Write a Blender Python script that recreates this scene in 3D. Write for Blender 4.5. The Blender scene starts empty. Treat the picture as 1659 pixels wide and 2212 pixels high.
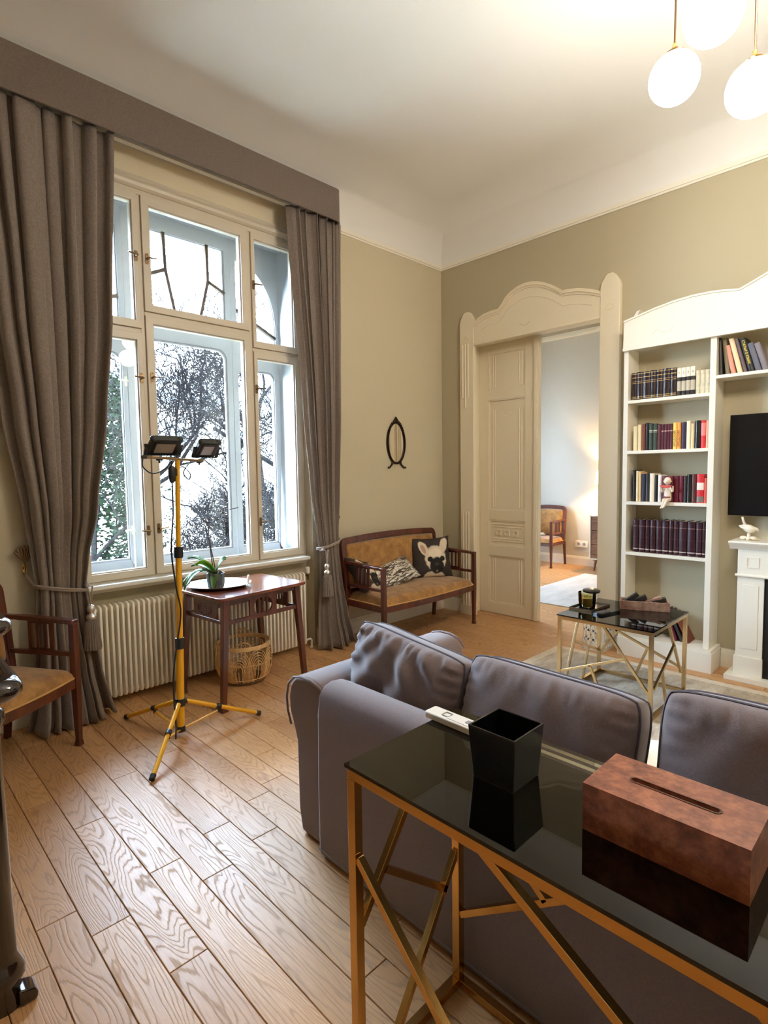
import bpy, math, random
from math import sin, cos, pi, radians as R, sqrt
from mathutils import Matrix, Vector
random.seed(7)
C = bpy.context.scene.collection
sc = bpy.context.scene

# ------------------------------------------------------------------ camera
cam_d = bpy.data.cameras.new('camera'); cam = bpy.data.objects.new('camera', cam_d); C.objects.link(cam)
sc.camera = cam
cam_d.sensor_fit = 'HORIZONTAL'; cam_d.sensor_width = 36.0
cam_d.lens = 1191.657 / 1659 * 36.0
cam_d.clip_start = 0.02
def camera_matrix(yaw, pitch, roll, loc):
    f = Vector((sin(yaw)*cos(pitch), cos(yaw)*cos(pitch), sin(pitch)))
    r0 = Vector((cos(yaw), -sin(yaw), 0)); u0 = r0.cross(f)
    r = r0*cos(roll) + u0*sin(roll); u = r.cross(f)
    m = Matrix((r, u, -f)).transposed().to_4x4(); m.translation = loc
    return m
cam.matrix_world = camera_matrix(R(-45.6213), R(-4.05194), R(-0.865490), Vector((3.7299, -4.5206, 1.45)))

# ------------------------------------------------------------------ world / exposure
w = bpy.data.worlds.new('overcast_sky'); sc.world = w; w.use_nodes = True
bg = w.node_tree.nodes['Background']
bg.inputs[0].default_value = (0.62, 0.80, 1.0, 1); bg.inputs[1].default_value = 29.0
GLOBE = 24.0
sc.view_settings.view_transform = 'Standard'; sc.view_settings.look = 'None'
sc.view_settings.gamma = 1.0; sc.view_settings.use_curve_mapping = False
sc.view_settings.exposure = 1.38
cy = sc.cycles
cy.use_denoising = True; cy.max_bounces = 10; cy.diffuse_bounces = 6; cy.glossy_bounces = 4
cy.transmission_bounces = 6; cy.transparent_max_bounces = 12; cy.sample_clamp_indirect = 6.0
cy.caustics_reflective = False; cy.caustics_refractive = False

def portal(loc, rot, sx, sy):
    l = bpy.data.lights.new('window_portal', 'AREA'); l.shape = 'RECTANGLE'; l.size = sx; l.size_y = sy
    l.cycles.is_portal = True
    o = bpy.data.objects.new('window_portal', l); C.objects.link(o); o.location = loc; o.rotation_euler = rot
portal((-0.80, -2.6, 2.05), (0, R(-90), 0), 2.7, 1.85)
portal((-2.65, 1.8, 1.85), (0, R(-90), 0), 2.5, 1.8)

# ------------------------------------------------------------------ materials
def nodes_of(name):
    m = bpy.data.materials.new(name); m.use_nodes = True
    nt = m.node_tree; return m, nt, nt.nodes['Principled BSDF']
def N(nt, t, **k):
    n = nt.nodes.new(t)
    for a, b in k.items(): setattr(n, a, b)
    return n
def ramp(nt, fac, stops):
    n = N(nt, 'ShaderNodeValToRGB'); cr = n.color_ramp
    while len(cr.elements) < len(stops): cr.elements.new(0.5)
    for e, (p, c) in zip(cr.elements, stops): e.position = p; e.color = (*c, 1)
    nt.links.new(fac, n.inputs[0]); return n.outputs[0]
def coords(nt, kind='Object', scale=(1, 1, 1)):
    tc = N(nt, 'ShaderNodeTexCoord'); mp = N(nt, 'ShaderNodeMapping'); mp.inputs['Scale'].default_value = scale
    nt.links.new(tc.outputs[kind], mp.inputs[0]); return mp.outputs[0]
def noise(nt, vec, scale, detail=4, rough=.55):
    n = N(nt, 'ShaderNodeTexNoise'); n.inputs['Scale'].default_value = scale; n.inputs['Detail'].default_value = detail
    n.inputs['Roughness'].default_value = rough
    nt.links.new(vec, n.inputs['Vector']); return n.outputs['Fac']
def bump(nt, b, h, strength, dist=.01):
    n = N(nt, 'ShaderNodeBump'); n.inputs['Strength'].default_value = strength; n.inputs['Distance'].default_value = dist
    nt.links.new(h, n.inputs['Height']); nt.links.new(n.outputs[0], b.inputs['Normal'])
def mat(name, col, rough=.5, metal=0., col2=None, ns=8, nscale=(1, 1, 1), bmp=0., bns=None, coat=0., sheen=0., spec=None, detail=4, kind='Object'):
    m, nt, b = nodes_of(name)
    b.inputs['Base Color'].default_value = (*col, 1); b.inputs['Roughness'].default_value = rough; b.inputs['Metallic'].default_value = metal
    if coat: b.inputs['Coat Weight'].default_value = coat; b.inputs['Coat Roughness'].default_value = .08
    if sheen: b.inputs['Sheen Weight'].default_value = sheen
    if spec is not None: b.inputs['Specular IOR Level'].default_value = spec
    if col2 or bmp:
        v = coords(nt, kind, nscale); f = noise(nt, v, ns, detail)
        if col2: nt.links.new(ramp(nt, f, [(.32, col), (.68, col2)]), b.inputs['Base Color'])
        if bmp:
            h = f if bns is None else noise(nt, v, bns, 3)
            bump(nt, b, h, bmp)
    return m
def srgb(r, g, b):
    f = lambda c: ((c/255+.055)/1.055)**2.4 if c > 10 else c/255/12.92
    return (f(r), f(g), f(b))

M = {}
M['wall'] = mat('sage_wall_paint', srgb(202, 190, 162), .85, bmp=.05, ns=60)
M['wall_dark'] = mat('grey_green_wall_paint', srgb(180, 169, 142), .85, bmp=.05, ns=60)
M['wall_far'] = mat('light_grey_wall_paint', srgb(205, 200, 190), .85, bmp=.04, ns=60)
M['ceil'] = mat('white_ceiling_paint', srgb(232, 230, 226), .9, bmp=.04, ns=50)
M['cove'] = mat('cream_panel_paint', srgb(236, 222, 194), .85)
M['cream'] = mat('cream_gloss_paint', srgb(228, 216, 190), .45, bmp=.03, ns=30)
M['white'] = mat('white_satin_paint', srgb(236, 230, 215), .4, bmp=.02, ns=25)
M['winwhite'] = mat('white_window_paint', srgb(232, 230, 224), .35)
M['lining'] = mat('toned_down_white_paint', srgb(184, 186, 190), .45)  # white darkened in colour to hold back strong daylight on lining and outer sashes
M['champagne'] = mat('champagne_brass', srgb(206, 178, 132), .24, 1.)
M['winframe'] = mat('beige_window_paint', srgb(214, 202, 182), .4)
M['stone'] = mat('sandstone_render', srgb(205, 185, 140), .9, col2=srgb(180, 160, 120), ns=6, bmp=.4)
M['curtain'] = mat('taupe_curtain_cloth', srgb(138, 124, 113), .85, col2=srgb(120, 107, 97), ns=90, bmp=.25, sheen=.3)
M['pelmet'] = mat('taupe_pelmet_cloth', srgb(122, 108, 98), .9, col2=srgb(108, 95, 86), ns=120, bmp=.2, sheen=.2)
M['rope'] = mat('taupe_rope', srgb(165, 150, 138), .6, bmp=.5, ns=200)
M['fringe'] = mat('taupe_fringe', srgb(150, 135, 124), .7, col2=srgb(110, 98, 90), ns=40, nscale=(6, 6, .4), bmp=.6, sheen=.4)
M['silver'] = mat('silver_metal', (.85, .84, .82), .34, 1.)
M['radiator'] = mat('ivory_radiator_enamel', srgb(244, 238, 224), .35)
M['mahogany'] = mat('mahogany_wood', srgb(104, 50, 32), .28, col2=srgb(66, 26, 17), ns=7, nscale=(3, 3, .5), coat=.4, bmp=.04)
M['mahogany_top'] = mat('mahogany_table_top', srgb(128, 66, 42), .22, col2=srgb(96, 44, 28), ns=5, nscale=(6, 1, 1), coat=.6)
M['velvet'] = mat('mustard_velvet', srgb(184, 134, 66), .75, col2=srgb(132, 86, 32), ns=14, bmp=.15, sheen=.5, detail=6)
M['piping'] = mat('golden_piping', srgb(206, 160, 96), .6)
M['sofa'] = mat('grey_sofa_cotton', srgb(118, 100, 98), .85, col2=srgb(107, 91, 89), ns=200, bmp=.12, bns=400, sheen=.35)
M['sofa_pipe'] = mat('dark_grey_piping', srgb(80, 74, 82), .8)
M['brass'] = mat('polished_brass', srgb(214, 170, 104), .2, 1., bmp=.02, ns=60)
M['brassd'] = mat('antique_brass', srgb(128, 104, 76), .38, 1.)
M['dkmetal'] = mat('dark_bronze', srgb(70, 58, 50), .35, 1.)
M['blackp'] = mat('black_plastic', (.012, .012, .013), .4)
M['blackg'] = mat('black_gloss', (.006, .006, .007), .12)
M['tv'] = mat('black_screen', (.003, .003, .004), .25)
M['cup'] = mat('black_lacquer', (.006, .006, .007), .22, coat=.5)
M['piano'] = mat('dark_brown_lacquer', (.016, .008, .006), .10, coat=1.)
M['piano_top'] = mat('brown_lacquer_top', srgb(78, 52, 42), .3, coat=.6, col2=srgb(60, 38, 30), ns=20)
M['yellow'] = mat('yellow_enamel', srgb(232, 170, 24), .35, bmp=.02, ns=80)
M['led'] = mat('led_panel', srgb(170, 160, 150), .3)
M['lampgrey'] = mat('lamp_housing', (.035, .04, .035), .45)
M['leaf'] = mat('orchid_leaf', srgb(62, 100, 52), .35, col2=srgb(90, 135, 70), ns=5)
M['leafb'] = mat('orchid_leaf_bright', srgb(130, 190, 40), .35)
M['stem'] = mat('orchid_stem', srgb(70, 60, 50), .6)
M['pot'] = mat('grey_ribbed_ceramic', srgb(120, 122, 112), .45, col2=srgb(60, 62, 56), ns=30, nscale=(2, 2, .5), bmp=.5)
M['rattan'] = mat('rattan', srgb(232, 196, 142), .55, col2=srgb(205, 162, 106), ns=30, bmp=.2)
M['rattand'] = mat('rattan_base', srgb(120, 88, 55), .7, bmp=.5, ns=80)
M['plastic_w'] = mat('white_plastic', srgb(235, 232, 225), .35)
M['grey_btn'] = mat('grey_rubber', srgb(150, 148, 145), .5)
M['wax'] = mat('candle_wax', srgb(232, 205, 130), .5)
M['birdw'] = mat('white_ceramic', srgb(236, 226, 205), .35)
M['skin'] = mat('cream_ceramic', srgb(238, 220, 196), .45)
M['melon'] = mat('red_melon_glaze', srgb(200, 80, 70), .45)
M['paper'] = mat('book_paper', srgb(222, 208, 178), .8, bmp=.1, ns=200)
M['mirrorm'] = mat('mirror_glass', (.9, .88, .82), .03, 1.)
M['throw'] = mat('cream_throw', srgb(232, 222, 205), .9, col2=srgb(205, 180, 110), ns=5, bmp=.3, sheen=.4)
M['firebox'] = mat('firebox_black', (.004, .004, .004), .6)
M['oldwood'] = mat('patchwork_wood', srgb(150, 110, 85), .5, col2=srgb(95, 65, 48), ns=6, nscale=(1, 1, 6))
M['crate'] = mat('distressed_caddy_wood', srgb(120, 80, 66), .6, col2=srgb(170, 140, 120), ns=25, bmp=.3)
M['linen'] = mat('black_leather', (.02, .017, .015), .4)
M['outlet'] = mat('outlet_white', srgb(235, 230, 220), .4)
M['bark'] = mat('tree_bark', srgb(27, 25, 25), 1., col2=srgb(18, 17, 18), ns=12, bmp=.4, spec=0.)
M['ivy'] = mat('ivy_green', srgb(24, 34, 24), .9, col2=srgb(14, 22, 16), ns=3, spec=0.)
M['facade'] = mat('pale_facade', srgb(225, 222, 214), .9)
M['facwin'] = mat('facade_window', srgb(150, 165, 180), .3)
M['lawn'] = mat('pale_winter_ground', srgb(205, 200, 185), .95, col2=srgb(185, 180, 160), ns=3)

def glassmat(name, tint, gl=.35, rough=0.0, ior=1.5):
    m = bpy.data.materials.new(name); m.use_nodes = True; nt = m.node_tree
    for n in list(nt.nodes):
        if n.type != 'OUTPUT_MATERIAL': nt.nodes.remove(n)
    out = nt.nodes[0]
    t = N(nt, 'ShaderNodeBsdfTransparent'); t.inputs[0].default_value = (*tint, 1)
    g = N(nt, 'ShaderNodeBsdfGlossy'); g.inputs['Roughness'].default_value = rough; g.inputs[0].default_value = (1, 1, 1, 1)
    fr = N(nt, 'ShaderNodeFresnel'); fr.inputs[0].default_value = ior
    mx = N(nt, 'ShaderNodeMixShader')
    nt.links.new(fr.outputs[0], mx.inputs[0]); nt.links.new(t.outputs[0], mx.inputs[1]); nt.links.new(g.outputs[0], mx.inputs[2])
    nt.links.new(mx.outputs[0], out.inputs[0]); return m
M['pane'] = glassmat('window_glass', (.97, .985, 1.0), ior=1.28)
M['tint'] = glassmat('smoked_glass', (.74, .755, .72), rough=.01, ior=1.55)
M['tintd'] = glassmat('dark_smoked_glass', (.10, .105, .11), rough=.01, ior=1.6)
M['jar'] = glassmat('olive_glass', (.86, .84, .66))

def emis(name, col, s):
    m, nt, b = nodes_of(name); b.inputs['Base Color'].default_value = (*col, 1)
    b.inputs['Emission Color'].default_value = (*col, 1); b.inputs['Emission Strength'].default_value = s; return m
M['globe'] = emis('lit_opal_glass', (1.0, .905, .78), GLOBE)
M['shade'] = emis('lit_lamp_shade', (1.0, .78, .42), 2.2)

def oak(name, a, b_, c):
    m, nt, b = nodes_of(name)
    ge = N(nt, 'ShaderNodeNewGeometry'); oi = N(nt, 'ShaderNodeObjectInfo')
    mu = N(nt, 'ShaderNodeVectorMath', operation='MULTIPLY'); mu.inputs[1].default_value = (1.5, 9.5, 1)
    nt.links.new(ge.outputs['Position'], mu.inputs[0])
    cb = N(nt, 'ShaderNodeCombineXYZ'); s1 = N(nt, 'ShaderNodeMath', operation='MULTIPLY'); s1.inputs[1].default_value = 53.
    nt.links.new(oi.outputs['Random'], s1.inputs[0])
    nt.links.new(s1.outputs[0], cb.inputs[0]); nt.links.new(s1.outputs[0], cb.inputs[1]); nt.links.new(s1.outputs[0], cb.inputs[2])
    ad = N(nt, 'ShaderNodeVectorMath', operation='ADD'); nt.links.new(mu.outputs[0], ad.inputs[0]); nt.links.new(cb.outputs[0], ad.inputs[1])
    v1 = noise(nt, ad.outputs[0], 1.0, 1.5, .4)
    k = N(nt, 'ShaderNodeMath', operation='MULTIPLY'); k.inputs[1].default_value = 150.; nt.links.new(v1, k.inputs[0])
    # grain wobble
    m3 = N(nt, 'ShaderNodeVectorMath', operation='MULTIPLY'); m3.inputs[1].default_value = (4, 26, 1); nt.links.new(ge.outputs['Position'], m3.inputs[0])
    v2 = noise(nt, m3.outputs[0], 3., 3)
    k2 = N(nt, 'ShaderNodeMath', operation='MULTIPLY'); k2.inputs[1].default_value = 5.; nt.links.new(v2, k2.inputs[0])
    sm = N(nt, 'ShaderNodeMath', operation='ADD'); nt.links.new(k.outputs[0], sm.inputs[0]); nt.links.new(k2.outputs[0], sm.inputs[1])
    sn = N(nt, 'ShaderNodeMath', operation='SINE'); nt.links.new(sm.outputs[0], sn.inputs[0])
    h = N(nt, 'ShaderNodeMapRange'); h.inputs[1].default_value = -1; h.inputs[2].default_value = 1; nt.links.new(sn.outputs[0], h.inputs[0])
    m4 = N(nt, 'ShaderNodeVectorMath', operation='MULTIPLY'); m4.inputs[1].default_value = (7, 160, 1); nt.links.new(ge.outputs['Position'], m4.inputs[0])
    v3 = noise(nt, m4.outputs[0], 2., 3)
    grain = ramp(nt, h.outputs[0], [(.0, (0, 0, 0)), (.22, (.8, .8, .8)), (1., (1, 1, 1))])
    base = ramp(nt, v3, [(.3, a), (.7, b_)])
    vary = N(nt, 'ShaderNodeMix', data_type='RGBA', blend_type='MIX'); vary.inputs[7].default_value = (*c, 1)
    pr = N(nt, 'ShaderNodeMath', operation='MULTIPLY'); pr.inputs[1].default_value = .55; nt.links.new(oi.outputs['Random'], pr.inputs[0])
    nt.links.new(pr.outputs[0], vary.inputs[0]); nt.links.new(base, vary.inputs[6])
    mx = N(nt, 'ShaderNodeMix', data_type='RGBA', blend_type='MULTIPLY'); mx.inputs[0].default_value = .24
    nt.links.new(vary.outputs[2], mx.inputs[6]); nt.links.new(grain, mx.inputs[7])
    # knots
    m5 = N(nt, 'ShaderNodeVectorMath', operation='MULTIPLY'); m5.inputs[1].default_value = (2.2, 6, 1); nt.links.new(ge.outputs['Position'], m5.inputs[0])
    v5 = noise(nt, m5.outputs[0], 1.4, 2)
    kn = ramp(nt, v5, [(.0, (1, 1, 1)), (.66, (1, 1, 1)), (.78, (.55, .45, .36))])
    m6 = N(nt, 'ShaderNodeMix', data_type='RGBA', blend_type='MULTIPLY'); m6.inputs[0].default_value = 1.
    nt.links.new(mx.outputs[2], m6.inputs[6]); nt.links.new(kn, m6.inputs[7])
    nt.links.new(m6.outputs[2], b.inputs['Base Color'])
    rg = ramp(nt, grain, [(.0, (.60, .60, .60)), (.8, (.40, .40, .40))]); nt.links.new(rg, b.inputs['Roughness'])
    bump(nt, b, grain, .16, .002)
    return m
M['oak'] = oak('oak_plank', srgb(212, 164, 112), srgb(188, 140, 90), srgb(170, 124, 82))

def rugmat(name, c1, c2, c3, sx=1.):
    m, nt, b = nodes_of(name); v = coords(nt, 'Object', (3.2*sx, 1.1*sx, 1)); f = noise(nt, v, 2.2, 9, .72)
    v2 = coords(nt, 'Object', (1, 1, 1)); f2 = noise(nt, v2, 260, 2)
    c = ramp(nt, f, [(.30, c1), (.50, c2), (.68, c3)]); nt.links.new(c, b.inputs['Base Color'])
    b.inputs['Roughness'].default_value = .95; b.inputs['Sheen Weight'].default_value = .2; bump(nt, b, f2, .5, .004); return m
M['rug'] = rugmat('distressed_rug_pile', srgb(122, 100, 76), srgb(182, 164, 138), srgb(220, 208, 190))
M['rugborder'] = rugmat('rug_border_pile', srgb(196, 178, 150), srgb(214, 200, 176), srgb(222, 210, 192))
M['rugblue'] = rugmat('pale_blue_rug_pile', srgb(180, 178, 176), srgb(202, 198, 194), srgb(216, 212, 208))

def burl():
    m, nt, b = nodes_of('burl_wood'); v = coords(nt, 'Object', (1, 1, 1)); f = noise(nt, v, 22, 9, .7)
    f2 = noise(nt, v, 90, 4, .6)
    mm = N(nt, 'ShaderNodeMath', operation='MULTIPLY_ADD'); mm.inputs[1].default_value = .25; nt.links.new(f2, mm.inputs[0])
    nt.links.new(f, mm.inputs[2])
    c = ramp(nt, mm.outputs[0], [(.38, srgb(84, 38, 24)), (.58, srgb(132, 68, 42)), (.78, srgb(172, 100, 66))])
    nt.links.new(c, b.inputs['Base Color']); b.inputs['Roughness'].default_value = .42; b.inputs['Coat Weight'].default_value = .12; bump(nt, b, f2, .06); return m
M['burl'] = burl()

def printmat(name, base, shapes, rough=.8):
    """flat print on cloth: ellipses (cx, cy, rx, ry, angle, colour) in UV space, painted in order"""
    m, nt, b = nodes_of(name); tc = N(nt, 'ShaderNodeTexCoord'); b.inputs['Roughness'].default_value = rough
    nz = N(nt, 'ShaderNodeTexNoise'); nz.inputs['Scale'].default_value = 14; nt.links.new(tc.outputs['UV'], nz.inputs['Vector'])
    cur = None
    for (cx, cy_, rx, ry, an, col) in shapes:
        mp = N(nt, 'ShaderNodeMapping', vector_type='TEXTURE'); mp.inputs['Location'].default_value = (cx, cy_, 0)
        mp.inputs['Rotation'].default_value = (0, 0, R(an)); mp.inputs['Scale'].default_value = (rx, ry, 1)
        nt.links.new(tc.outputs['UV'], mp.inputs[0])
        sx = N(nt, 'ShaderNodeSeparateXYZ'); nt.links.new(mp.outputs[0], sx.inputs[0])
        cb = N(nt, 'ShaderNodeCombineXYZ'); nt.links.new(sx.outputs[0], cb.inputs[0]); nt.links.new(sx.outputs[1], cb.inputs[1])
        ln = N(nt, 'ShaderNodeVectorMath', operation='LENGTH'); nt.links.new(cb.outputs[0], ln.inputs[0])
        ad = N(nt, 'ShaderNodeMath', operation='MULTIPLY_ADD'); ad.inputs[1].default_value = .25; nt.links.new(nz.outputs['Fac'], ad.inputs[0]); nt.links.new(ln.outputs['Value'], ad.inputs[2])
        mr = N(nt, 'ShaderNodeMapRange'); mr.inputs[1].default_value = 1.05; mr.inputs[2].default_value = 1.2; mr.inputs[3].default_value = 1; mr.inputs[4].default_value = 0
        nt.links.new(ad.outputs[0], mr.inputs[0])
        mx = N(nt, 'ShaderNodeMix', data_type='RGBA'); nt.links.new(mr.outputs[0], mx.inputs[0])
        if cur is None: mx.inputs[6].default_value = (*base, 1)
        else: nt.links.new(cur, mx.inputs[6])
        mx.inputs[7].default_value = (*col, 1); cur = mx.outputs[2]
    nt.links.new(cur, b.inputs['Base Color']); return m
cr_, dk_, gy_ = srgb(222, 205, 180), srgb(26, 20, 18), srgb(120, 105, 96)
DOG = [(.50, .02, .26, .16, 0, srgb(205, 190, 168)), (.28, .72, .10, .19, 22, cr_), (.79, .78, .10, .19, -20, cr_), (.28, .70, .05, .12, 22, srgb(190, 150, 130)),
       (.56, .48, .255, .29, 0, cr_), (.56, .60, .16, .10, 0, srgb(236, 220, 196)), (.42, .46, .062, .06, 0, dk_), (.72, .46, .062, .06, 0, dk_),
       (.57, .30, .17, .20, 0, dk_), (.57, .34, .05, .04, 0, srgb(60, 52, 50)), (.57, .17, .03, .03, 0, gy_)]
M['dog'] = printmat('dog_print_cushion_cloth', srgb(52, 43, 39), DOG)
def silverprint():
    m, nt, b = nodes_of('silver_crumpled_print'); v = coords(nt, 'UV', (1, 2.4, 1))
    n1 = N(nt, 'ShaderNodeTexNoise'); n1.inputs['Scale'].default_value = 4.2; n1.inputs['Detail'].default_value = 4; n1.inputs['Distortion'].default_value = 1.6
    nt.links.new(v, n1.inputs['Vector'])
    c = ramp(nt, n1.outputs['Fac'], [(.30, srgb(46, 40, 34)), (.47, srgb(110, 98, 84)), (.52, srgb(250, 246, 236)), (.58, srgb(235, 228, 215)), (.62, srgb(90, 80, 68)), (.75, srgb(40, 34, 30))])
    nt.links.new(c, b.inputs['Base Color']); b.inputs['Roughness'].default_value = .4; b.inputs['Metallic'].default_value = .35; bump(nt, b, n1.outputs['Fac'], .5); return m
M['silverp'] = silverprint()

# ------------------------------------------------------------------ mesh helpers
class MB:
    def __init__(s): s.v = []; s.f = []; s.uv = []; s.m = Matrix.Identity(4)
    def add(s, vs, fs, uvs=None):
        o = len(s.v); s.v += [tuple(s.m @ Vector(p)) for p in vs]; s.f += [tuple(i+o for i in f) for f in fs]
        s.uv += uvs if uvs else [(p[0], p[1]) for p in vs]; return s
    def box(s, x0, x1, y0, y1, z0, z1):
        return s.add([(x, y, z) for z in (z0, z1) for y in (y0, y1) for x in (x0, x1)],
                     [(0, 2, 3, 1), (4, 5, 7, 6), (0, 1, 5, 4), (2, 6, 7, 3), (0, 4, 6, 2), (1, 3, 7, 5)])
    def bar(s, p, q, w, h=None, up=(0, 0, 1)):
        """square bar from p to q, w wide and h deep"""
        h = h or w; p, q = Vector(p), Vector(q); d = (q-p).normalized(); a = d.cross(Vector(up))
        if a.length < 1e-3: a = d.cross(Vector((0, 1, 0)))
        a.normalize(); b = a.cross(d).normalized()
        vs = [tuple(c + a*i*w/2 + b*j*h/2) for c in (p, q) for i, j in ((-1, -1), (1, -1), (1, 1), (-1, 1))]
        return s.add(vs, [(0, 1, 2, 3), (7, 6, 5, 4), (0, 4, 5, 1), (1, 5, 6, 2), (2, 6, 7, 3), (3, 7, 4, 0)])
    def taper(s, p, q, w0, w1, d0=None, d1=None):
        """vertical tapered leg from p (top) to q (bottom)"""
        d0 = d0 or w0; d1 = d1 or w1
        vs = [(c[0]+i*a/2, c[1]+j*b/2, c[2]) for c, a, b in ((q, w1, d1), (p, w0, d0)) for i, j in ((-1, -1), (1, -1), (1, 1), (-1, 1))]
        return s.add(vs, [(3, 2, 1, 0), (4, 5, 6, 7), (0, 1, 5, 4), (1, 2, 6, 5), (2, 3, 7, 6), (3, 0, 4, 7)])
    def tube(s, pts, r, n=8, cap=True):
        pts = [Vector(p) for p in pts]; rs = r if isinstance(r, (list, tuple)) else [r]*len(pts)
        vs = []; fs = []; t = (pts[1]-pts[0]).normalized(); a = t.cross(Vector((0, 0, 1)))
        if a.length < 1e-3: a = t.cross(Vector((1, 0, 0)))
        a.normalize()
        for i, p in enumerate(pts):
            t = (pts[min(i+1, len(pts)-1)] - pts[max(i-1, 0)]).normalized()
            a = (a - t*a.dot(t)).normalized(); b = t.cross(a)
            vs += [tuple(p + (a*cos(2*pi*k/n) + b*sin(2*pi*k/n))*rs[i]) for k in range(n)]
        for i in range(len(pts)-1):
            for k in range(n):
                k2 = (k+1) % n; fs.append((i*n+k, i*n+k2, (i+1)*n+k2, (i+1)*n+k))
        if cap: fs += [tuple(range(n))[::-1], tuple((len(pts)-1)*n+k for k in range(n))]
        return s.add(vs, fs)
    def lathe(s, prof, c=(0, 0, 0), n=24, sx=1, sy=1):
        """profile [(radius, z)] revolved about the vertical through c"""
        vs = [(c[0]+r*cos(2*pi*k/n)*sx, c[1]+r*sin(2*pi*k/n)*sy, c[2]+z) for r, z in prof for k in range(n)]
        fs = [(i*n+k, i*n+(k+1) % n, (i+1)*n+(k+1) % n, (i+1)*n+k) for i in range(len(prof)-1) for k in range(n)]
        fs += [tuple(range(n))[::-1], tuple((len(prof)-1)*n+k for k in range(n))]
        return s.add(vs, fs)
    def ball(s, c, r, n=20, m=12, sc_=(1, 1, 1)):
        prof = [(max(1e-4, sin(pi*i/m)), -cos(pi*i/m)) for i in range(m+1)]
        vs = [(c[0]+q*cos(2*pi*k/n)*r*sc_[0], c[1]+q*sin(2*pi*k/n)*r*sc_[1], c[2]+z*r*sc_[2]) for q, z in prof for k in range(n)]
        fs = [(i*n+k, i*n+(k+1) % n, (i+1)*n+(k+1) % n, (i+1)*n+k) for i in range(m) for k in range(n)]
        return s.add(vs, fs)
    def prism(s, pts, axis, a, b):
        """2-D outline extruded from a to b along axis; pts are the two other coordinates in order"""
        def P(u, v, t): return (t, u, v) if axis == 'x' else ((u, t, v) if axis == 'y' else (u, v, t))
        n = len(pts); vs = [P(u, v, a) for u, v in pts] + [P(u, v, b) for u, v in pts]
        fs = [tuple(range(n)), tuple(range(2*n-1, n-1, -1))] + [(i, i+n, (i+1) % n+n, (i+1) % n) for i in range(n)]
        return s.add(vs, fs)
    def ring(s, outer, inner, axis, a, b):
        """frame between two outlines of the same point count, a to b along axis"""
        def P(u, v, t): return (t, u, v) if axis == 'x' else ((u, t, v) if axis == 'y' else (u, v, t))
        n = len(outer); vs = [P(u, v, t) for t in (a, b) for L in (outer, inner) for u, v in L]
        fs = []
        for i in range(n):
            j = (i+1) % n
            fs += [(i, j, n+j, n+i), (2*n+j, 2*n+i, 3*n+i, 3*n+j), (i, 2*n+i, 2*n+j, j), (n+j, 3*n+j, 3*n+i, n+i)]
        return s.add(vs, fs)
    def grid(s, fn, nu, nv, closeu=False):
        vs = []; uv = []
        for j in range(nv+1):
            for i in range(nu+1): vs.append(fn(i/nu, j/nv)); uv.append((i/nu, j/nv))
        W = nu+1
        return s.add(vs, [(j*W+i, j*W+i+1, (j+1)*W+i+1, (j+1)*W+i) for j in range(nv) for i in range(nu)], uv)
    def build(s, name, m, parent=None, smooth=0, bevel=0, seg=2, loc=None, solid=0, sub=0, fix=True):
        me = bpy.data.meshes.new(name); me.from_pydata(s.v, [], s.f)
        uvl = me.uv_layers.new(name='UVMap'); d = [c for l in me.loops for c in s.uv[l.vertex_index]]; uvl.data.foreach_set('uv', d)
        if fix:
            import bmesh
            bm = bmesh.new(); bm.from_mesh(me); bmesh.ops.recalc_face_normals(bm, faces=bm.faces); bm.to_mesh(me); bm.free()
        me.materials.append(M[m] if isinstance(m, str) else m)
        if smooth: me.shade_smooth(); me.set_sharp_from_angle(angle=R(smooth))
        o = bpy.data.objects.new(name, me); C.objects.link(o)
        if parent: o.parent = parent
        if loc: o.location = loc
        if bevel:
            bv = o.modifiers.new('bevel', 'BEVEL'); bv.width = bevel; bv.segments = seg; bv.limit_method = 'ANGLE'; bv.angle_limit = R(40)
            if not smooth: me.shade_smooth(); bv.harden_normals = True
        if solid:
            sd = o.modifiers.new('thickness', 'SOLIDIFY'); sd.thickness = solid; sd.offset = 0
        if sub:
            sb = o.modifiers.new('smooth', 'SUBSURF'); sb.levels = sub; sb.render_levels = sub
        return o
def thing(name, label, cat, loc=(0, 0, 0), rz=0, group=None):
    o = bpy.data.objects.new(name, None); C.objects.link(o); o.empty_display_size = .1
    o.location = loc; o.rotation_euler = (0, 0, rz); o['label'] = label; o['category'] = cat
    if group: o['group'] = group
    return o
def tag(o, label, cat, group=None):
    o['label'] = label; o['category'] = cat
    if group: o['group'] = group
    return o
def struct(o, label=None):
    o['kind'] = 'structure'
    if label: o['label'] = label
    return o
def copy_tree(o, parent=None):
    c = o.copy(); C.objects.link(c); c.parent = parent
    for ch in list(o.children): copy_tree(ch, c)
    return c
def ellipse(cx, cz, a, b, n=32): return [(cx+a*cos(2*pi*k/n), cz+b*sin(2*pi*k/n)) for k in range(n)]
def rrect(x0, x1, z0, z1, r, n=5, corners=(1, 1, 1, 1)):
    """rounded rectangle; corners = (bl, br, tr, tl)"""
    out = []
    for (cx, cz, a0, on) in ((x0+r, z0+r, pi, corners[0]), (x1-r, z0+r, 1.5*pi, corners[1]), (x1-r, z1-r, 0, corners[2]), (x0+r, z1-r, .5*pi, corners[3])):
        for k in range(n+1):
            if on: a = a0+pi/2*k/n; out.append((cx+r*cos(a), cz+r*sin(a)))
            else:
                ex = x0 if cx < (x0+x1)/2 else x1; ez = z0 if cz < (z0+z1)/2 else z1; out.append((ex, ez))
    return out
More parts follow.
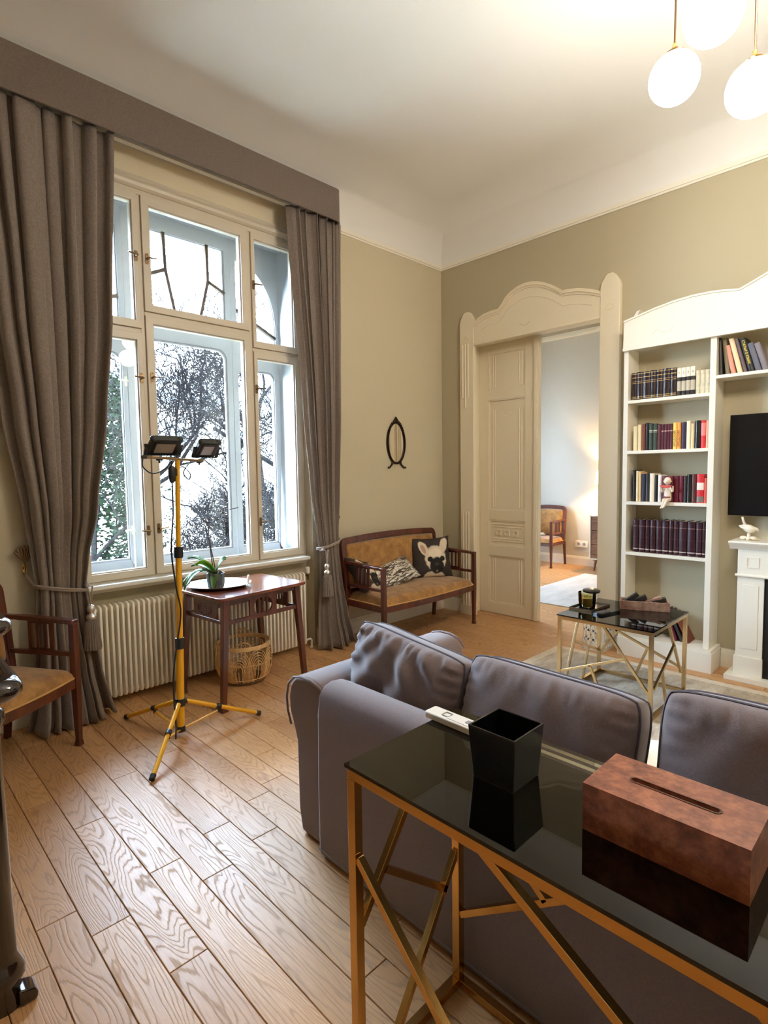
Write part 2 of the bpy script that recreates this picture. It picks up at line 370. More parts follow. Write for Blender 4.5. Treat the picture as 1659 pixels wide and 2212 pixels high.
def onrect(pts, x0, x1, z0, z1):
    """for every point of an opening, the matching point on the rectangle round it"""
    cx = sum(p[0] for p in pts)/len(pts); cz = sum(p[1] for p in pts)/len(pts); n = len(pts)
    out = []
    for (x, z) in pts:
        dx, dz = x-cx, z-cz; t = min((((x1 if dx > 0 else x0)-cx)/dx) if abs(dx) > 1e-6 else 1e9, (((z1 if dz > 0 else z0)-cz)/dz) if abs(dz) > 1e-6 else 1e9)
        out.append([cx+dx*t, cz+dz*t])
    for ex, ez in ((x0, z0), (x1, z0), (x1, z1), (x0, z1)):
        k = min(range(n), key=lambda i: (out[i][0]-ex)**2+(out[i][1]-ez)**2); out[k] = [ex, ez]
    return [tuple(p) for p in out]

# ================================================================== SETTING
def plankmesh(L, W):
    mb = MB(); g = .0022; t = .0016
    vs = [(x, y, z) for (x0, x1, y0, y1, z) in ((0+g/2, L-g/2, g/2, W-g/2, -.012), (g/2, L-g/2, g/2, W-g/2, -t), (g/2+t, L-g/2-t, g/2+t, W-g/2-t, 0)) for x, y in ((x0, y0), (x1, y0), (x1, y1), (x0, y1))]
    fs = [(8, 9, 10, 11)] + [(a*4+i, a*4+(i+1) % 4, (a+1)*4+(i+1) % 4, (a+1)*4+i) for a in (0, 1) for i in range(4)]
    mb.add(vs, fs); return mb
fl = MB(); fl.box(-.6, 5.6, -7, 0.36, -.10, -.0121); fl.box(-2.6, 3.6, .36, 3.5, -.10, -.0121)
floor = struct(fl.build('floor', 'mahogany'))
PW = .1203; PL = .935; Y0 = -4.045
known = {0: 1.89, -1: 1.74, 1: 1.26, 2: 1.742, 3: 1.916, 4: 1.676, 5: 1.85, 6: 1.604}
pm = plankmesh(PL, PW).build('plank', 'oak', floor, fix=False).data
first = [o for o in floor.children][0]; C.objects.unlink(first); bpy.data.objects.remove(first)
stuff = MB(); nplank = 0
def plank_row(k, xa, xb, real):
    global nplank
    y = Y0 + k*PW; off = known.get(k, random.uniform(0, PL)) % PL
    x = off - PL*math.ceil((off-xa)/PL)
    while x < xb:
        a, b = max(x, xa), min(x+PL, xb)
        if b-a > .03:
            if real(a, b, y):
                o = bpy.data.objects.new('plank', pm); C.objects.link(o); o.parent = floor; o.location = (a, y, 0); o.scale = ((b-a)/PL, 1, 1); nplank += 1
            else:
                q = plankmesh(b-a, PW); stuff.add([(p[0]+a, p[1]+y, p[2]) for p in q.v], q.f)
        x += PL
for k in range(-24, 37):
    y = Y0+k*PW
    if y < -6.9: continue
    xb = 5.55
    plank_row(k, -.1 if -3.5 < y < -1.75 else 0.0, xb, lambda a, b, yy: yy > -4.9 and a < 4.2 and yy < .2)
for k in range(37, 63): plank_row(k, -2.5, 3.5, lambda a, b, yy: False)
st = stuff.build('plank_field', 'oak', floor, fix=False); st['kind'] = 'stuff'

H = 3.54; CH = 3.86   # cove foot, ceiling
# window wall: niche Y -3.475..-1.715, outside face X=-0.75
def wl(*b): return b
mb = MB()
mb.box(-.46, 0, -7, -3.475, 0, CH); mb.box(-.46, 0, -1.715, .35, 0, CH); mb.box(-.75, -.46, -7, -3.66, 0, CH); mb.box(-.75, -.46, -1.54, .35, 0, CH)
mb.box(-.46, -.10, -3.475, -1.715, -.1, .735); mb.box(-.75, -.46, -3.66, -1.54, -.1, .66); mb.box(-.46, 0, -3.475, -1.715, 3.60, CH); mb.box(-.75, -.46, -3.66, -1.54, 3.50, CH)
struct(mb.build('wall_left', 'wall'))
mb = MB(); mb.box(-.46, -.10, -3.475, -1.715, 3.37, 3.60); struct(mb.build('wall_niche', 'cove'))
mb = MB(); OX0, OX1, OZ = .35, 1.72, 2.72
mb.box(-.75, OX0, 0, .35, 0, CH); mb.box(OX1, 5.6, 0, .35, 0, CH); mb.box(OX0, OX1, 0, .35, OZ, CH)
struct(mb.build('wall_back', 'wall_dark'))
mb = MB(); mb.box(5.5, 5.7, -7, .35, 0, CH); struct(mb.build('wall_right', 'wall'))
mb = MB(); mb.box(-.75, 5.7, -7.2, -7, 0, CH); struct(mb.build('wall_front', 'wall'))
mb = MB(); mb.box(-.75, 5.7, -7.2, .35, CH, CH+.2); struct(mb.build('ceiling', 'ceil'))
# cove
NS = 12; cv = [(.46*(1-cos(pi/2*k/NS)), H + (CH-H)*sin(pi/2*k/NS)) for k in range(NS+1)]
mb = MB(); vs = []
for d, z in cv: vs += [(d, -7+d, z), (d, -d, z), (5.5-d, -d, z), (5.5-d, -7+d, z)]
mb.add(vs, [(i*4+k, i*4+(k+1) % 4, (i+1)*4+(k+1) % 4, (i+1)*4+k) for i in range(NS) for k in range(4)])
struct(mb.build('trim_1', 'ceil', smooth=40, fix=False))
mb = MB()
for a, b, c, d in ((0, .022, -7, -3.475), (0, .022, -1.715, 0), (5.478, 5.5, -7, 0)): mb.box(a, b, c, d, 3.515, 3.545)
mb.box(.022, 5.478, -.022, 0, 3.515, 3.545)
mb.box(.0, .012, -7, -3.475, 3.50, 3.515); mb.box(.0, .012, -1.715, -.012, 3.50, 3.515); mb.box(.012, 5.48, -.012, 0, 3.50, 3.515)
struct(mb.build('trim_2', 'white'))
def baseb(mb, x0, x1, y0, y1, ax):
    mb.box(x0, x1, y0, y1, 0, .11)
    if ax == 'x': mb.box(x0, x1-.006, y0, y1, .11, .125); mb.box(x0, x1-.011, y0, y1, .125, .138)
    else: mb.box(x0, x1, y0+.006, y1, .11, .125); mb.box(x0, x1, y0+.011, y1, .125, .138)
mb = MB(); baseb(mb, 0, .02, -1.70, -.02, 'x'); baseb(mb, 0, .02, -5.0, -3.49, 'x'); struct(mb.build('baseboard_left', 'white', bevel=.002))
mb = MB(); baseb(mb, 0, .27, -.02, 0, 'y'); baseb(mb, 1.87, 1.95, -.02, 0, 'y'); baseb(mb, 2.62, 5.5, -.02, 0, 'y'); struct(mb.build('baseboard_back', 'white', bevel=.002))

# other room
mb = MB(); mb.box(-2.6, 3.7, 3.45, 3.6, 0, 3.9); struct(mb.build('wall_far', 'wall_far'))
mb = MB(); mb.box(-2.6, -2.4, .35, .9, 0, 3.9); mb.box(-2.6, -2.4, 2.7, 3.45, 0, 3.9); mb.box(-2.6, -2.4, .9, 2.7, 0, .6); mb.box(-2.6, -2.4, .9, 2.7, 3.1, 3.9); struct(mb.build('wall_far_left', 'wall_far'))
mb = MB(); mb.box(3.5, 3.7, .35, 3.45, 0, 3.9); struct(mb.build('wall_far_right', 'wall_far'))
mb = MB(); mb.box(-2.6, -.75, .2, .35, 0, 3.9); struct(mb.build('wall_near', 'wall_far'))
mb = MB(); mb.box(-2.6, 3.7, .2, 3.6, 3.9, 4.0); struct(mb.build('ceiling_far', 'ceil'))
mb = MB(); mb.box(-2.4, 3.5, 3.42, 3.45, 3.45, 3.49)
mb.prism([(3.45-.40*(1-cos(pi/2*k/8)), 3.49+.41*sin(pi/2*k/8)) for k in range(9)]+[(3.45, 3.9)], 'x', -2.4, 3.5)
struct(mb.build('trim_3', 'white'))
mb = MB(); baseb(mb, -2.4, 3.5, 3.43, 3.45, 'y'); struct(mb.build('baseboard_far', 'white', bevel=.002))
def simple_window(name, x, y0, y1, z0, z1, turn=False):
    r = bpy.data.objects.new(name, None); C.objects.link(r); struct(r)
    f = MB(); f.ring([(y0, z0), (y1, z0), (y1, z1), (y0, z1)], [(y0+.06, z0+.06), (y1-.06, z0+.06), (y1-.06, z1-.06), (y0+.06, z1-.06)], 'x', x-.05, x+.02)
    ym = (y0+y1)/2; f.box(x-.05, x+.02, ym-.04, ym+.04, z0+.06, z1-.06); f.box(x-.05, x+.02, y0+.06, y1-.06, z1-.75, z1-.68); f.build('window_frame', 'winwhite', r)
    MB().box(x-.02, x-.015, y0+.06, y1-.06, z0+.06, z1-.06).build('pane', 'pane', r)
    if turn: r.rotation_euler = (0, 0, R(-90)); r.location = (turn, -7.1, 0)
simple_window('window_2', -2.5, .9, 2.7, .6, 3.1)

# ---------------------------------------------------------------- main window
win = bpy.data.objects.new('window_1', None); C.objects.link(win); struct(win, 'tall white double casement window with six lights and arched outer top')
XI = -.10
YL, YR = -3.475, -1.715
f = MB()
f.box(XI-.06, XI, YL, YR, .735, .772)                        # bottom rail
f.box(XI-.06, XI, YL, YR, 3.315, 3.37); f.box(XI-.06, XI, YL, YL+.028, .772, 3.315); f.box(XI-.06, XI, YR-.028, YR, .772, 3.315)
for y in (-3.012, -2.187): f.box(XI-.06, XI-.004, y-.012, y+.012, .772, 3.315)
for a, b, z in ((YL, -3.024, 2.425), (-3.0, -2.199, 2.546), (-2.175, YR, 2.425)): f.box(XI-.06, XI-.004, a, b, z-.014, z+.014)
f.build('window_frame', 'winframe', win, bevel=.003)
f = MB(); prof = [(0, 0), (.012, 0), (.03, .012), (.036, .03), (.03, .048), (.016, .056), (.024, .066), (.024, .078), (0, .082)]
f.prism([(XI+x, 3.345+z) for x, z in prof], 'y', YL, YR); f.build('head_moulding', 'winframe', win, smooth=30)
def handle(parent, x, y, z, s=1, mtl='brassd'):
    h = MB(); h.prism(rrect(y-.011, y+.011, z-.035, z+.035, .009, 3), 'x', x, x+.004)
    h.tube([(x+.004, y, z), (x+.03, y, z)], .006, 8); h.tube([(x+.03, y-.005*s, z), (x+.033, y+.06*s, z+.004)], [.0065, .005], 8)
    h.ball((x+.006, y, z+.026), .003, 8, 5); h.ball((x+.006, y, z-.026), .003, 8, 5)
    h.build('window_handle', mtl, parent, smooth=40)
sashes = [(YL+.028, -3.024, .772, 2.411, (.030, .036, .05, .05)), (-3.0, -2.199, .772, 2.532, (.052, .052, .05, .05)), (-2.175, YR-.028, .772, 2.411, (.032, .045, .05, .05)),
          (YL+.028, -3.024, 2.439, 3.315, (.030, .036, .05, .05)), (-3.0, -2.199, 2.560, 3.315, (.052, .062, .045, .055)), (-2.175, YR-.028, 2.439, 3.315, (.032, .045, .05, .05))]
for (a, b, c, d, (l, r_, bo, to)) in sashes:
    f = MB(); a2, b2, c2, d2 = a+.002, b-.002, c+.002, d-.002
    o_, i_ = [(a2, c2), (b2, c2), (b2, d2), (a2, d2)], [(a+l, c+bo), (b-r_, c+bo), (b-r_, d-to), (a+l, d-to)]
    f.ring(o_, i_, 'x', XI-.055, XI+.012)
    j_ = [(a+l+.008, c+bo+.008), (b-r_-.008, c+bo+.008), (b-r_-.008, d-to-.008), (a+l+.008, d-to-.008)]
    f.ring(i_, j_, 'x', XI-.045, XI-.004)
    s_ = f.build('sash', 'winframe', win, bevel=.002)
    MB().box(XI-.026, XI-.022, a+l, b-r_, c+bo, d-to).build('pane', 'pane', s_)
for y, z, s in ((-3.045, 2.907, -1), (-2.973, 2.905, 1), (-2.160, 2.915, 1), (-3.043, 2.109, -1), (-2.972, 2.121, 1), (-2.160, 2.12, 1), (-3.043, 1.081, -1), (-2.972, 1.09, 1), (-2.160, 1.077, 1)):
    handle(win, XI+.012, y, z, s)
# lining of the box between the two windows
f = MB(); f.box(-.44, XI-.06, YL, YL+.02, .76, 3.37); f.box(-.44, XI-.06, YR-.02, YR, .76, 3.37); f.box(-.44, XI-.06, YL+.02, YR-.02, .735, .775); f.box(-.44, XI-.06, YL+.02, YR-.02, 3.35, 3.37)
f.build('lining', 'lining', win)
# outer window: panels with shaped openings
XO = -.40
def archq(side):
    """side light of the outer window: quarter arch that rises towards the centre"""
    y0, y1 = (-2.135, -1.765) if side > 0 else (-3.425, -3.06)
    pts = [(y0, 2.55), (y1, 2.55)]
    n = 14; arc = []
    for k in range(n+1):
        a = pi/2*k/n
        if side > 0: arc.append((y0+(y1-y0)*cos(a), 2.70+.50*sin(a)))
        else: arc.append((y1-(y1-y0)*sin(a), 2.70+.50*cos(a)))
    return pts+arc if side > 0 else pts+arc
cells = [((YL, -3.02), (.76, 2.44), rrect(-3.425, -3.055, .85, 2.33, .07, 5, (0, 0, 1, 1))),
         ((-3.02, -2.185), (.76, 2.56), rrect(-2.968, -2.235, .85, 2.46, .08, 5, (0, 0, 1, 1))),
         ((-2.185, YR), (.76, 2.44), rrect(-2.135, -1.785, .85, 2.325, .06, 5, (0, 0, 1, 1))),
         ((YL, -3.02), (2.44, 3.37), archq(-1)),
         ((-3.02, -2.185), (2.56, 3.37), rrect(-2.968, -2.235, 2.655, 3.245, .01, 2)),
         ((-2.185, YR), (2.44, 3.37), archq(1))]
for (ya, yb), (za, zb), op in cells:
    f = MB(); f.ring(onrect(op, ya, yb, za, zb), op, 'x', XO-.04, XO)
    cy_ = sum(p[0] for p in op)/len(op); cz_ = sum(p[1] for p in op)/len(op)
    inn = [(cy_+(y-cy_)*.965, cz_+(z-cz_)*.985) for y, z in op]
    f.ring(op, inn, 'x', XO-.035, XO-.012)
    s_ = f.build('outer_sash', 'lining', win, bevel=.003)
    MB().prism([(cy_+(y-cy_)*.98, cz_+(z-cz_)*.992) for y, z in op], 'x', XO-.026, XO-.023).build('pane', 'pane', s_)
f = MB()
for a, b in (((-2.722, 3.25), (-2.714, 2.983)), ((-2.714, 2.983), (-2.648, 2.655)), ((-2.714, 2.983), (-2.968, 2.86)), ((-2.379, 3.25), (-2.377, 2.97)), ((-2.377, 2.97), (-2.455, 2.655)), ((-2.377, 2.97), (-2.235, 2.905)), ((-2.135, 2.80), (-1.765, 2.62)), ((-3.425, 2.62), (-3.06, 2.72))):
    f.bar((XO-.012, *a), (XO-.012, *b), .024, .03, up=(1, 0, 0))
f.build('muntin', 'dkmetal', win)
# sandstone outer jamb
inner = [(-1.60, .70), (-1.60, 2.75)] + [(-2.0+.40*cos(pi/2*k/8), 2.75+.54*sin(pi/2*k/8)) for k in range(1, 9)] + [(-3.19-.41*sin(pi/2*k/8), 2.75+.54*cos(pi/2*k/8)) for k in range(0, 9)] + [(-3.60, .70)]
f = MB(); f.ring(onrect(inner, -3.68, -1.52, .60, 3.52), inner, 'x', -.74, -.46); f.build('stone_jamb', 'stone', win)
for y, z in ((-3.035, 2.129), (-3.035, 1.064)): handle(win, XO, y, z, -1, 'white')
# sill board
f = MB(); f.prism([(XI-.01, .735), (.012, .735), (.02, .742), (.02, .756), (.012, .764), (XI-.01, .764)], 'y', YL+.002, YR-.045); f.build('window_sill', 'winwhite', win, smooth=30)
f = MB(); f.prism([(-.04, .715), (-.01, .715), (.006, .735), (-.04, .735)], 'y', YL+.01, YR-.06); f.build('sill_moulding', 'winframe', win)

# ---------------------------------------------------------------- doorway
door = bpy.data.objects.new('door_1', None); C.objects.link(door); struct(door, 'tall cream double doorway with carved arched casing, left leaf closed')
def pil(x0, x1, top, flutes, name):
    f = MB(); w2 = x1-x0; sh = [(x0, 0), (x1, 0), (x1, top-.10), (x1-.012, top-.06), (x1-.03, top-.035), (x1-.045, top-.012), ((x0+x1)/2+.02, top), ((x0+x1)/2-.02, top), (x0+.045, top-.012), (x0+.03, top-.035), (x0+.012, top-.06), (x0, top-.10)]
    f.prism(sh, 'y', -.05, 0.0)
    o = f.build(name, 'cream', door, bevel=.006)
    if flutes:
        g = MB()
        for za, zb in ((2.18, 2.70), (.10, 1.05)):
            for k, xx in enumerate((x0+.035, x0+.068, x0+.10)):
                dz = .0 if k != 1 else .10
                g.tube([(xx, -.052, za-dz if za > 1 else za), (xx, -.052, zb)], .0085, 8)
        g.build('fluting', 'cream', o, smooth=50)
    f2 = MB(); f2.box(x0-.006, x1+.006, -.058, 0, 0, .10); f2.build('plinth_block', 'cream', o, bevel=.004)
    f3 = MB(); xm = (x0+x1)/2
    f3.tube([(xm+.035*sin(a)*(1 if a < pi else 1), -.051, top-.235-.05*abs(cos(a/2))) for a in [pi*2*k/16 for k in range(17)]], .0025, 5); f3.build('carved_line', 'cream', o)
    return o
pil(.275, .44, 3.01, True, 'pilaster'); pil(1.70, 1.862, 3.015, False, 'pilaster')
hdr = [(.44, 2.875), (.50, 2.92), (.572, 2.945), (.65, 2.955), (.728, 2.957), (.766, 2.992), (.81, 3.045), (.86, 3.08), (.93, 3.108), (1.004, 3.121), (1.075, 3.118), (1.142, 3.102), (1.21, 3.075), (1.276, 3.039), (1.33, 3.0), (1.373, 2.968), (1.41, 2.968), (1.452, 2.963), (1.51, 2.955), (1.559, 2.941), (1.63, 2.918), (1.70, 2.887)]
f = MB(); f.prism([(.44, 2.69), (1.70, 2.69)] + hdr[::-1], 'y', -.04, 0); hb = f.build('header_board', 'cream', door)
f = MB()
for i in range(len(hdr)-1):
    (xa, za), (xb, zb) = hdr[i], hdr[i+1]
    f.prism([(xa, za-.022), (xb, zb-.022), (xb, zb+.006), (xa, za+.006)], 'y', -.058, -.0)
    f.prism([(xa, za-.040), (xb, zb-.040), (xb, zb-.022), (xa, za-.022)], 'y', -.048, -.0)
f.build('crown_moulding', 'cream', hb)
f = MB(); f.tube([(x*.0+.44+(x-.44)*1., -.041, z-.12) for x, z in hdr[1:-1]], .003, 5)
f.tube([(1.0+.05*sin(t), -.041, 2.79-.03*cos(t)*cos(t)) for t in [2*pi*k/20 for k in range(21)]], .003, 5); f.build('carved_line', 'cream', hb)
f = MB(); f.box(.44, 1.70, -.052, 0, 2.675, 2.70); f.box(.35, 1.72, 0, .17, 2.70, 2.72); f.build('header_fillet', 'cream', door, bevel=.003)
f = MB(); f.box(.33, .352, -.0, .35, 0, 2.72); f.box(1.70, 1.722, 0, .35, 0, 2.72); f.build('jamb_lining', 'cream', door)
# leaf
LX0, LX1, LY = .354, 1.03, .17
f = MB(); px0, px1 = .46, .885; pz = [(.11, .60), (.70, .96), (1.06, 2.16), (2.25, 2.62)]
f.box(LX0, px0, LY, LY+.04, .004, 2.718); f.box(px1, .975, LY, LY+.04, .004, 2.718)
zs = [.004]+[z for p in pz for z in p]+[2.718]
for i in range(0, len(zs), 2): f.box(px0, px1, LY, LY+.04, zs[i], zs[i+1])
leaf = f.build('door_leaf', 'cream', door, bevel=.002)
f = MB(); f.box(.972, LX1, LY-.014, LY+.04, .004, 2.722); f.box(.985, LX1-.013, LY-.02, LY, .004, 2.722); f.build('astragal', 'cream', leaf, bevel=.004)
for i, (a, b) in enumerate(pz):
    f = MB(); f.box(px0, px1, LY+.016, LY+.03, a, b)
    q = .012
    f.ring([(px0, a), (px1, a), (px1, b), (px0, b)], [(px0+q, a+q), (px1-q, a+q), (px1-q, b-q), (px0+q, b-q)], 'y', LY+.004, LY+.018)
    if i != 1:
        for xx in (px0+.05, px0+.075, px1-.075, px1-.05): f.tube([(xx, LY+.016, a+.03), (xx, LY+.016, b-(.03 if i != 2 else .10))], .006, 6)
    else:
        for zz in (a+.045, a+.07, b-.07, b-.045): f.tube([(px0+.03, LY+.016, zz), (px1-.03, LY+.016, zz)], .006, 6)
        for xx in (.575, .672, .77):
            f.ring([(xx-.03, .805), (xx+.03, .805), (xx+.03, .86), (xx-.03, .86)], [(xx-.018, .817), (xx+.018, .817), (xx+.018, .848), (xx-.018, .848)], 'y', LY+.004, LY+.016)
    if i == 2: f.tube([(.672+.05*cos(t), LY+.015, 2.04-.045*abs(sin(t))-.01*cos(3*t)) for t in [pi*k/12 for k in range(13)]], .004, 6)
    f.build('door_panel', 'cream', leaf)

# ================================================================== CURTAINS
def lerp_tab(tab, z):
    if z >= tab[0][0]: return tab[0][1:]
    for a, b in zip(tab, tab[1:]):
        if z >= b[0]:
            t = (a[0]-z)/(a[0]-b[0]); t = t*t*(3-2*t)*.5+t*.5
            return tuple(p+(q-p)*t for p, q in zip(a[1:], b[1:]))
    return tab[-1][1:]
def curtain(label, tab, folds, seed, flip):
    rnd = random.Random(seed); ph = [rnd.uniform(0, 6.28) for _ in range(8)]; wts = [rnd.uniform(.5, 1.) for _ in range(8)]
    def fn(u, v):
        z = tab[0][0]*(1-v)+.012*v; yl, yr, xc, amp, bl = lerp_tab(tab, z)
        uu = u + .026*sin(5*u*pi+ph[0]+z*.35) + .014*sin(11*u*pi+ph[1]-z*.5)
        s = sin(2*pi*folds*uu+ph[2]) ; s = math.copysign(abs(s)**.75, s)
        s2 = .45*sin(2*pi*folds*.5*uu+ph[3]+.4*z) + .25*sin(2*pi*folds*1.9*uu+ph[4]+z*.8)
        y = yl+(yr-yl)*u + .25*(yr-yl)/folds*sin(4*pi*folds*uu+ph[2])*.45
        x = xc + amp*(s*(.75+.3*sin(u*9+ph[5]))+s2) + bl*sin(pi*u)
        return (max(x, .012), y, z)
    mb = MB(); mb.grid(fn, int(folds*16), 90)
    o = mb.build('curtain', 'curtain', smooth=180, solid=.004, fix=False)
    return tag(o, label, 'curtain', 'taupe window curtains')
TL = [(3.52, -3.99, -3.235, .105, .036, 0), (2.4, -3.93, -3.285, .105, .038, 0), (1.8, -3.87, -3.345, .11, .036, 0), (1.25, -3.80, -3.425, .115, .030, .01), (.95, -3.775, -3.49, .12, .019, .02), (.80, -3.765, -3.512, .125, .016, .03), (.62, -3.775, -3.50, .13, .022, .03), (.3, -3.80, -3.46, .15, .036, .04), (.08, -3.83, -3.42, .17, .05, .05), (0, -3.86, -3.40, .19, .06, .06)]
TR = [(3.52, -1.95, -1.42, .105, .032, 0), (1.92, -1.83, -1.475, .105, .038, 0), (1.3, -1.79, -1.51, .11, .030, 0), (.92, -1.752, -1.54, .12, .016, .02), (.80, -1.735, -1.545, .12, .014, .03), (.6, -1.745, -1.53, .13, .020, .03), (.25, -1.78, -1.49, .15, .034, .04), (.06, -1.80, -1.46, .17, .05, .05), (0, -1.82, -1.44, .18, .055, .06)]
curtain('taupe curtain left of the window, gathered by a cord behind the armchair', TL, 7.0, 3, 0)
curtain('taupe curtain right of the window, gathered by a cord beside the settee', TR, 8.0, 11, 1)
# pelmet
f = MB(); pts = [(.0, -4.25), (.185, -4.25), (.185, -1.53), (.18, -1.505), (.165, -1.488), (.14, -1.48), (0, -1.48)]
ins = [(.0, -4.238), (.173, -4.238), (.173, -1.535), (.169, -1.515), (.158, -1.502), (.138, -1.492), (0, -1.492)]
n = len(pts); vs = [(x, y, z) for z in (3.495, 3.745) for L in (pts, ins) for x, y in L]; fs = []
for i in range(n-1):
    fs += [(i, i+1, 2*n+i+1, 2*n+i), (n+i+1, n+i, 3*n+i, 3*n+i+1), (i, n+i, n+i+1, i+1)]
fs += [tuple(range(2*n, 3*n))]
f.add(vs, fs)
pel = thing('curtain_pelmet', 'long taupe fabric covered pelmet box over the window curtains', 'pelmet')
f.build('pelmet_board', 'pelmet', pel, smooth=40)
f = MB(); f.box(.05, .09, -4.2, -1.55, 3.52, 3.54); f.build('curtain_rail', 'white', pel)
def tassel(parent, x, y, z, L=.27):
    a = MB(); a.tube([(x, y-.012, z+.11), (x+.004, y-.004, z+.04), (x, y, z)], .004, 6); a.tube([(x, y+.014, z+.11), (x, y+.006, z+.04), (x, y, z)], .004, 6); a.build('tassel_cord', 'rope', parent)
    b = MB(); b.lathe([(.002, 0), (.016, -.006), (.023, -.022), (.020, -.038), (.011, -.05), (.013, -.056), (.026, -.064), (.030, -.078), (.024, -.088), (.02, -.09)], (x, y, z), 18); b.build('tassel_bead', 'silver', parent, smooth=60)
    c = MB(); n = 40; vs = []; 
    for j, (rr, zz) in enumerate(((.022, -.085), (.034, -.11), (.040, -.16), (.044, -.22), (.047, -L), (.02, -L-.002))):
        for k in range(n): q = rr*(1+.07*(-1)**k); vs.append((x+q*cos(2*pi*k/n), y+q*sin(2*pi*k/n), z+zz+(.004*(k % 3) if j == 4 else 0)))
    c.add(vs, [(j*n+k, j*n+(k+1) % n, (j+1)*n+(k+1) % n, (j+1)*n+k) for j in range(5) for k in range(n)]); c.build('tassel_fringe', 'fringe', parent, fix=True)
def tieback(label, hook, cy0, cw, z, side, tx, ty, tz):
    t = thing('curtain_tieback', label, 'tieback', (0, 0, 0), 0, 'cord tiebacks with tassels')
    pts = []
    for k in range(25):
        a = pi*k/24; pts.append((.10+.085*sin(a), cy0+cw*cos(a)*side, z+.03*cos(a)*1.0))
    pts = [(hook[0]+.05, hook[1], hook[2]-.06)]+pts
    for dz in (0, .011): MB().tube([(p[0]+(.004 if dz else 0), p[1], p[2]+dz) for p in pts], .0065, 8).build('cord', 'rope', t, smooth=60)
    b = MB(); b.tube([(.13, ty, tz+.10), (.165, ty, tz+.115), (.17, ty, tz+.10)], .012, 8); b.build('knot', 'rope', t, smooth=60)
    tassel(t, tx, ty, tz)
    return t
tieback('cord tieback with silver bead tassel hanging behind the armchair arm', (.0, -3.80, .95), -3.64, .135, .80, -1, .21, -3.515, .70)
tieback('cord tieback with silver bead tassel beside the wooden settee', (.0, -1.505, 1.0), -1.64, .115, .86, 1, .21, -1.735, .72)
def hook(label, y, z):
    h = thing('curtain_hook', label, 'hook', (0, y, z), 0, 'shell curtain hooks')
    f = MB()
    for k in range(7):
        a = R(-60+20*k); f.tube([(.035, .0, -.02), (.045+.004*cos(a), .045*sin(a), .02+.035*cos(a)), (.04, .058*sin(a), .02+.062*cos(a))], [.004, .009, .006], 8)
    f.build('shell', 'brassd', h, smooth=60)
    g = MB(); g.tube([(0, 0, -.045), (.02, 0, -.05), (.035, 0, -.02)], .007, 8); g.lathe([(.004, -.09), (.012, -.085), (.010, -.07), (.016, -.05), (.008, -.03)], (.012, 0, 0), 12); g.build('bracket', 'brass', h, smooth=60)
hook('brass shell curtain hook on wall beside the left curtain', -3.80, .985)
hook('brass shell curtain hook on wall between right curtain and settee', -1.50, 1.03)

# ================================================================== RADIATOR
rad = thing('radiator', 'long ivory column radiator under the window', 'radiator', (0, 0, 0))
f = MB(); zt, zb = .652, .046
def col_outline(n=6):
    o = []
    for k in range(n+1): a = pi*k/n; o.append((.0475-.0475*cos(a)*1.0, zt-.02+.02*sin(a)))
    for k in range(n+1): a = pi*k/n; o.append((.0475+.0475*cos(a), zb+.02-.02*sin(a)))
    return o
outl = [(x-.0+.0, z) for x, z in col_outline()]
f.prism(outl, 'y', -.0085, .0085)
colm = None; ncol = 49; pitch = (3.475-1.862)/ncol
for k in range(ncol):
    y = -3.462+pitch*k
    if colm is None:
        o = f.build('column', 'radiator', rad, bevel=.005, seg=2); o.location = (.005, y, 0); colm = o
    else:
        o = colm.copy(); C.objects.link(o); o.location = (.005, y, 0)
f = MB()
for z in (.62, .075): f.tube([(.05, -3.47, z), (.05, -1.862, z)], .016, 10)
f.build('manifold', 'radiator', rad, smooth=60)
f = MB(); f.tube([(.05, -1.862, .62), (.05, -1.815, .62)], .012, 10); f.tube([(.05, -1.815, .62), (.05, -1.815, .58)], .009, 8); f.build('valve_body', 'brassd', rad, smooth=60)
f = MB(); f.lathe([(.014, 0), (.018, .01), (.018, .05), (.012, .055)], (.05, -1.815, .63), 14); f.build('thermostat', 'plastic_w', rad, smooth=50)
f = MB(); f.tube([(.05, -1.862, .075), (.05, -1.80, .075), (.05, -1.79, .06), (.05, -1.79, .001)], .009, 8); f.lathe([(.001, 0), (.02, .002), (.02, .008), (.01, .01)], (.05, -1.79, .0), 12); f.build('pipe', 'radiator', rad, smooth=60)

# ================================================================== WORK LIGHT ON TRIPOD
BX, BY = .787, -3.255
tp = thing('work_light_stand', 'yellow tripod stand with twin black floodlights in front of the radiator', 'work light', (BX, BY, 0))
def mast(z): return (0, .045*z/1.555, z)
f = MB(); f.tube([mast(.03), mast(.545)], .021, 14); f.build('lower_mast', 'yellow', tp, smooth=40)
f = MB(); f.tube([mast(.545), mast(1.06)], .0175, 14); f.build('middle_mast', 'yellow', tp, smooth=40)
f = MB(); f.tube([mast(1.04), mast(1.535)], .0135, 14); f.build('upper_mast', 'yellow', tp, smooth=40)
for za, zb in ((.497, .557), (1.003, 1.063)):
    f = MB(); f.tube([mast(za), mast(zb)], .025, 14); f.build('clamp_collar', 'blackp', tp, smooth=40, bevel=.002)
f = MB(); f.tube([mast(.175), mast(.215)], .027, 12); f.build('upper_hub', 'blackp', tp, smooth=40)
f = MB(); f.tube([mast(.03), mast(.06)], .026, 12); f.build('lower_hub', 'blackp', tp, smooth=40)
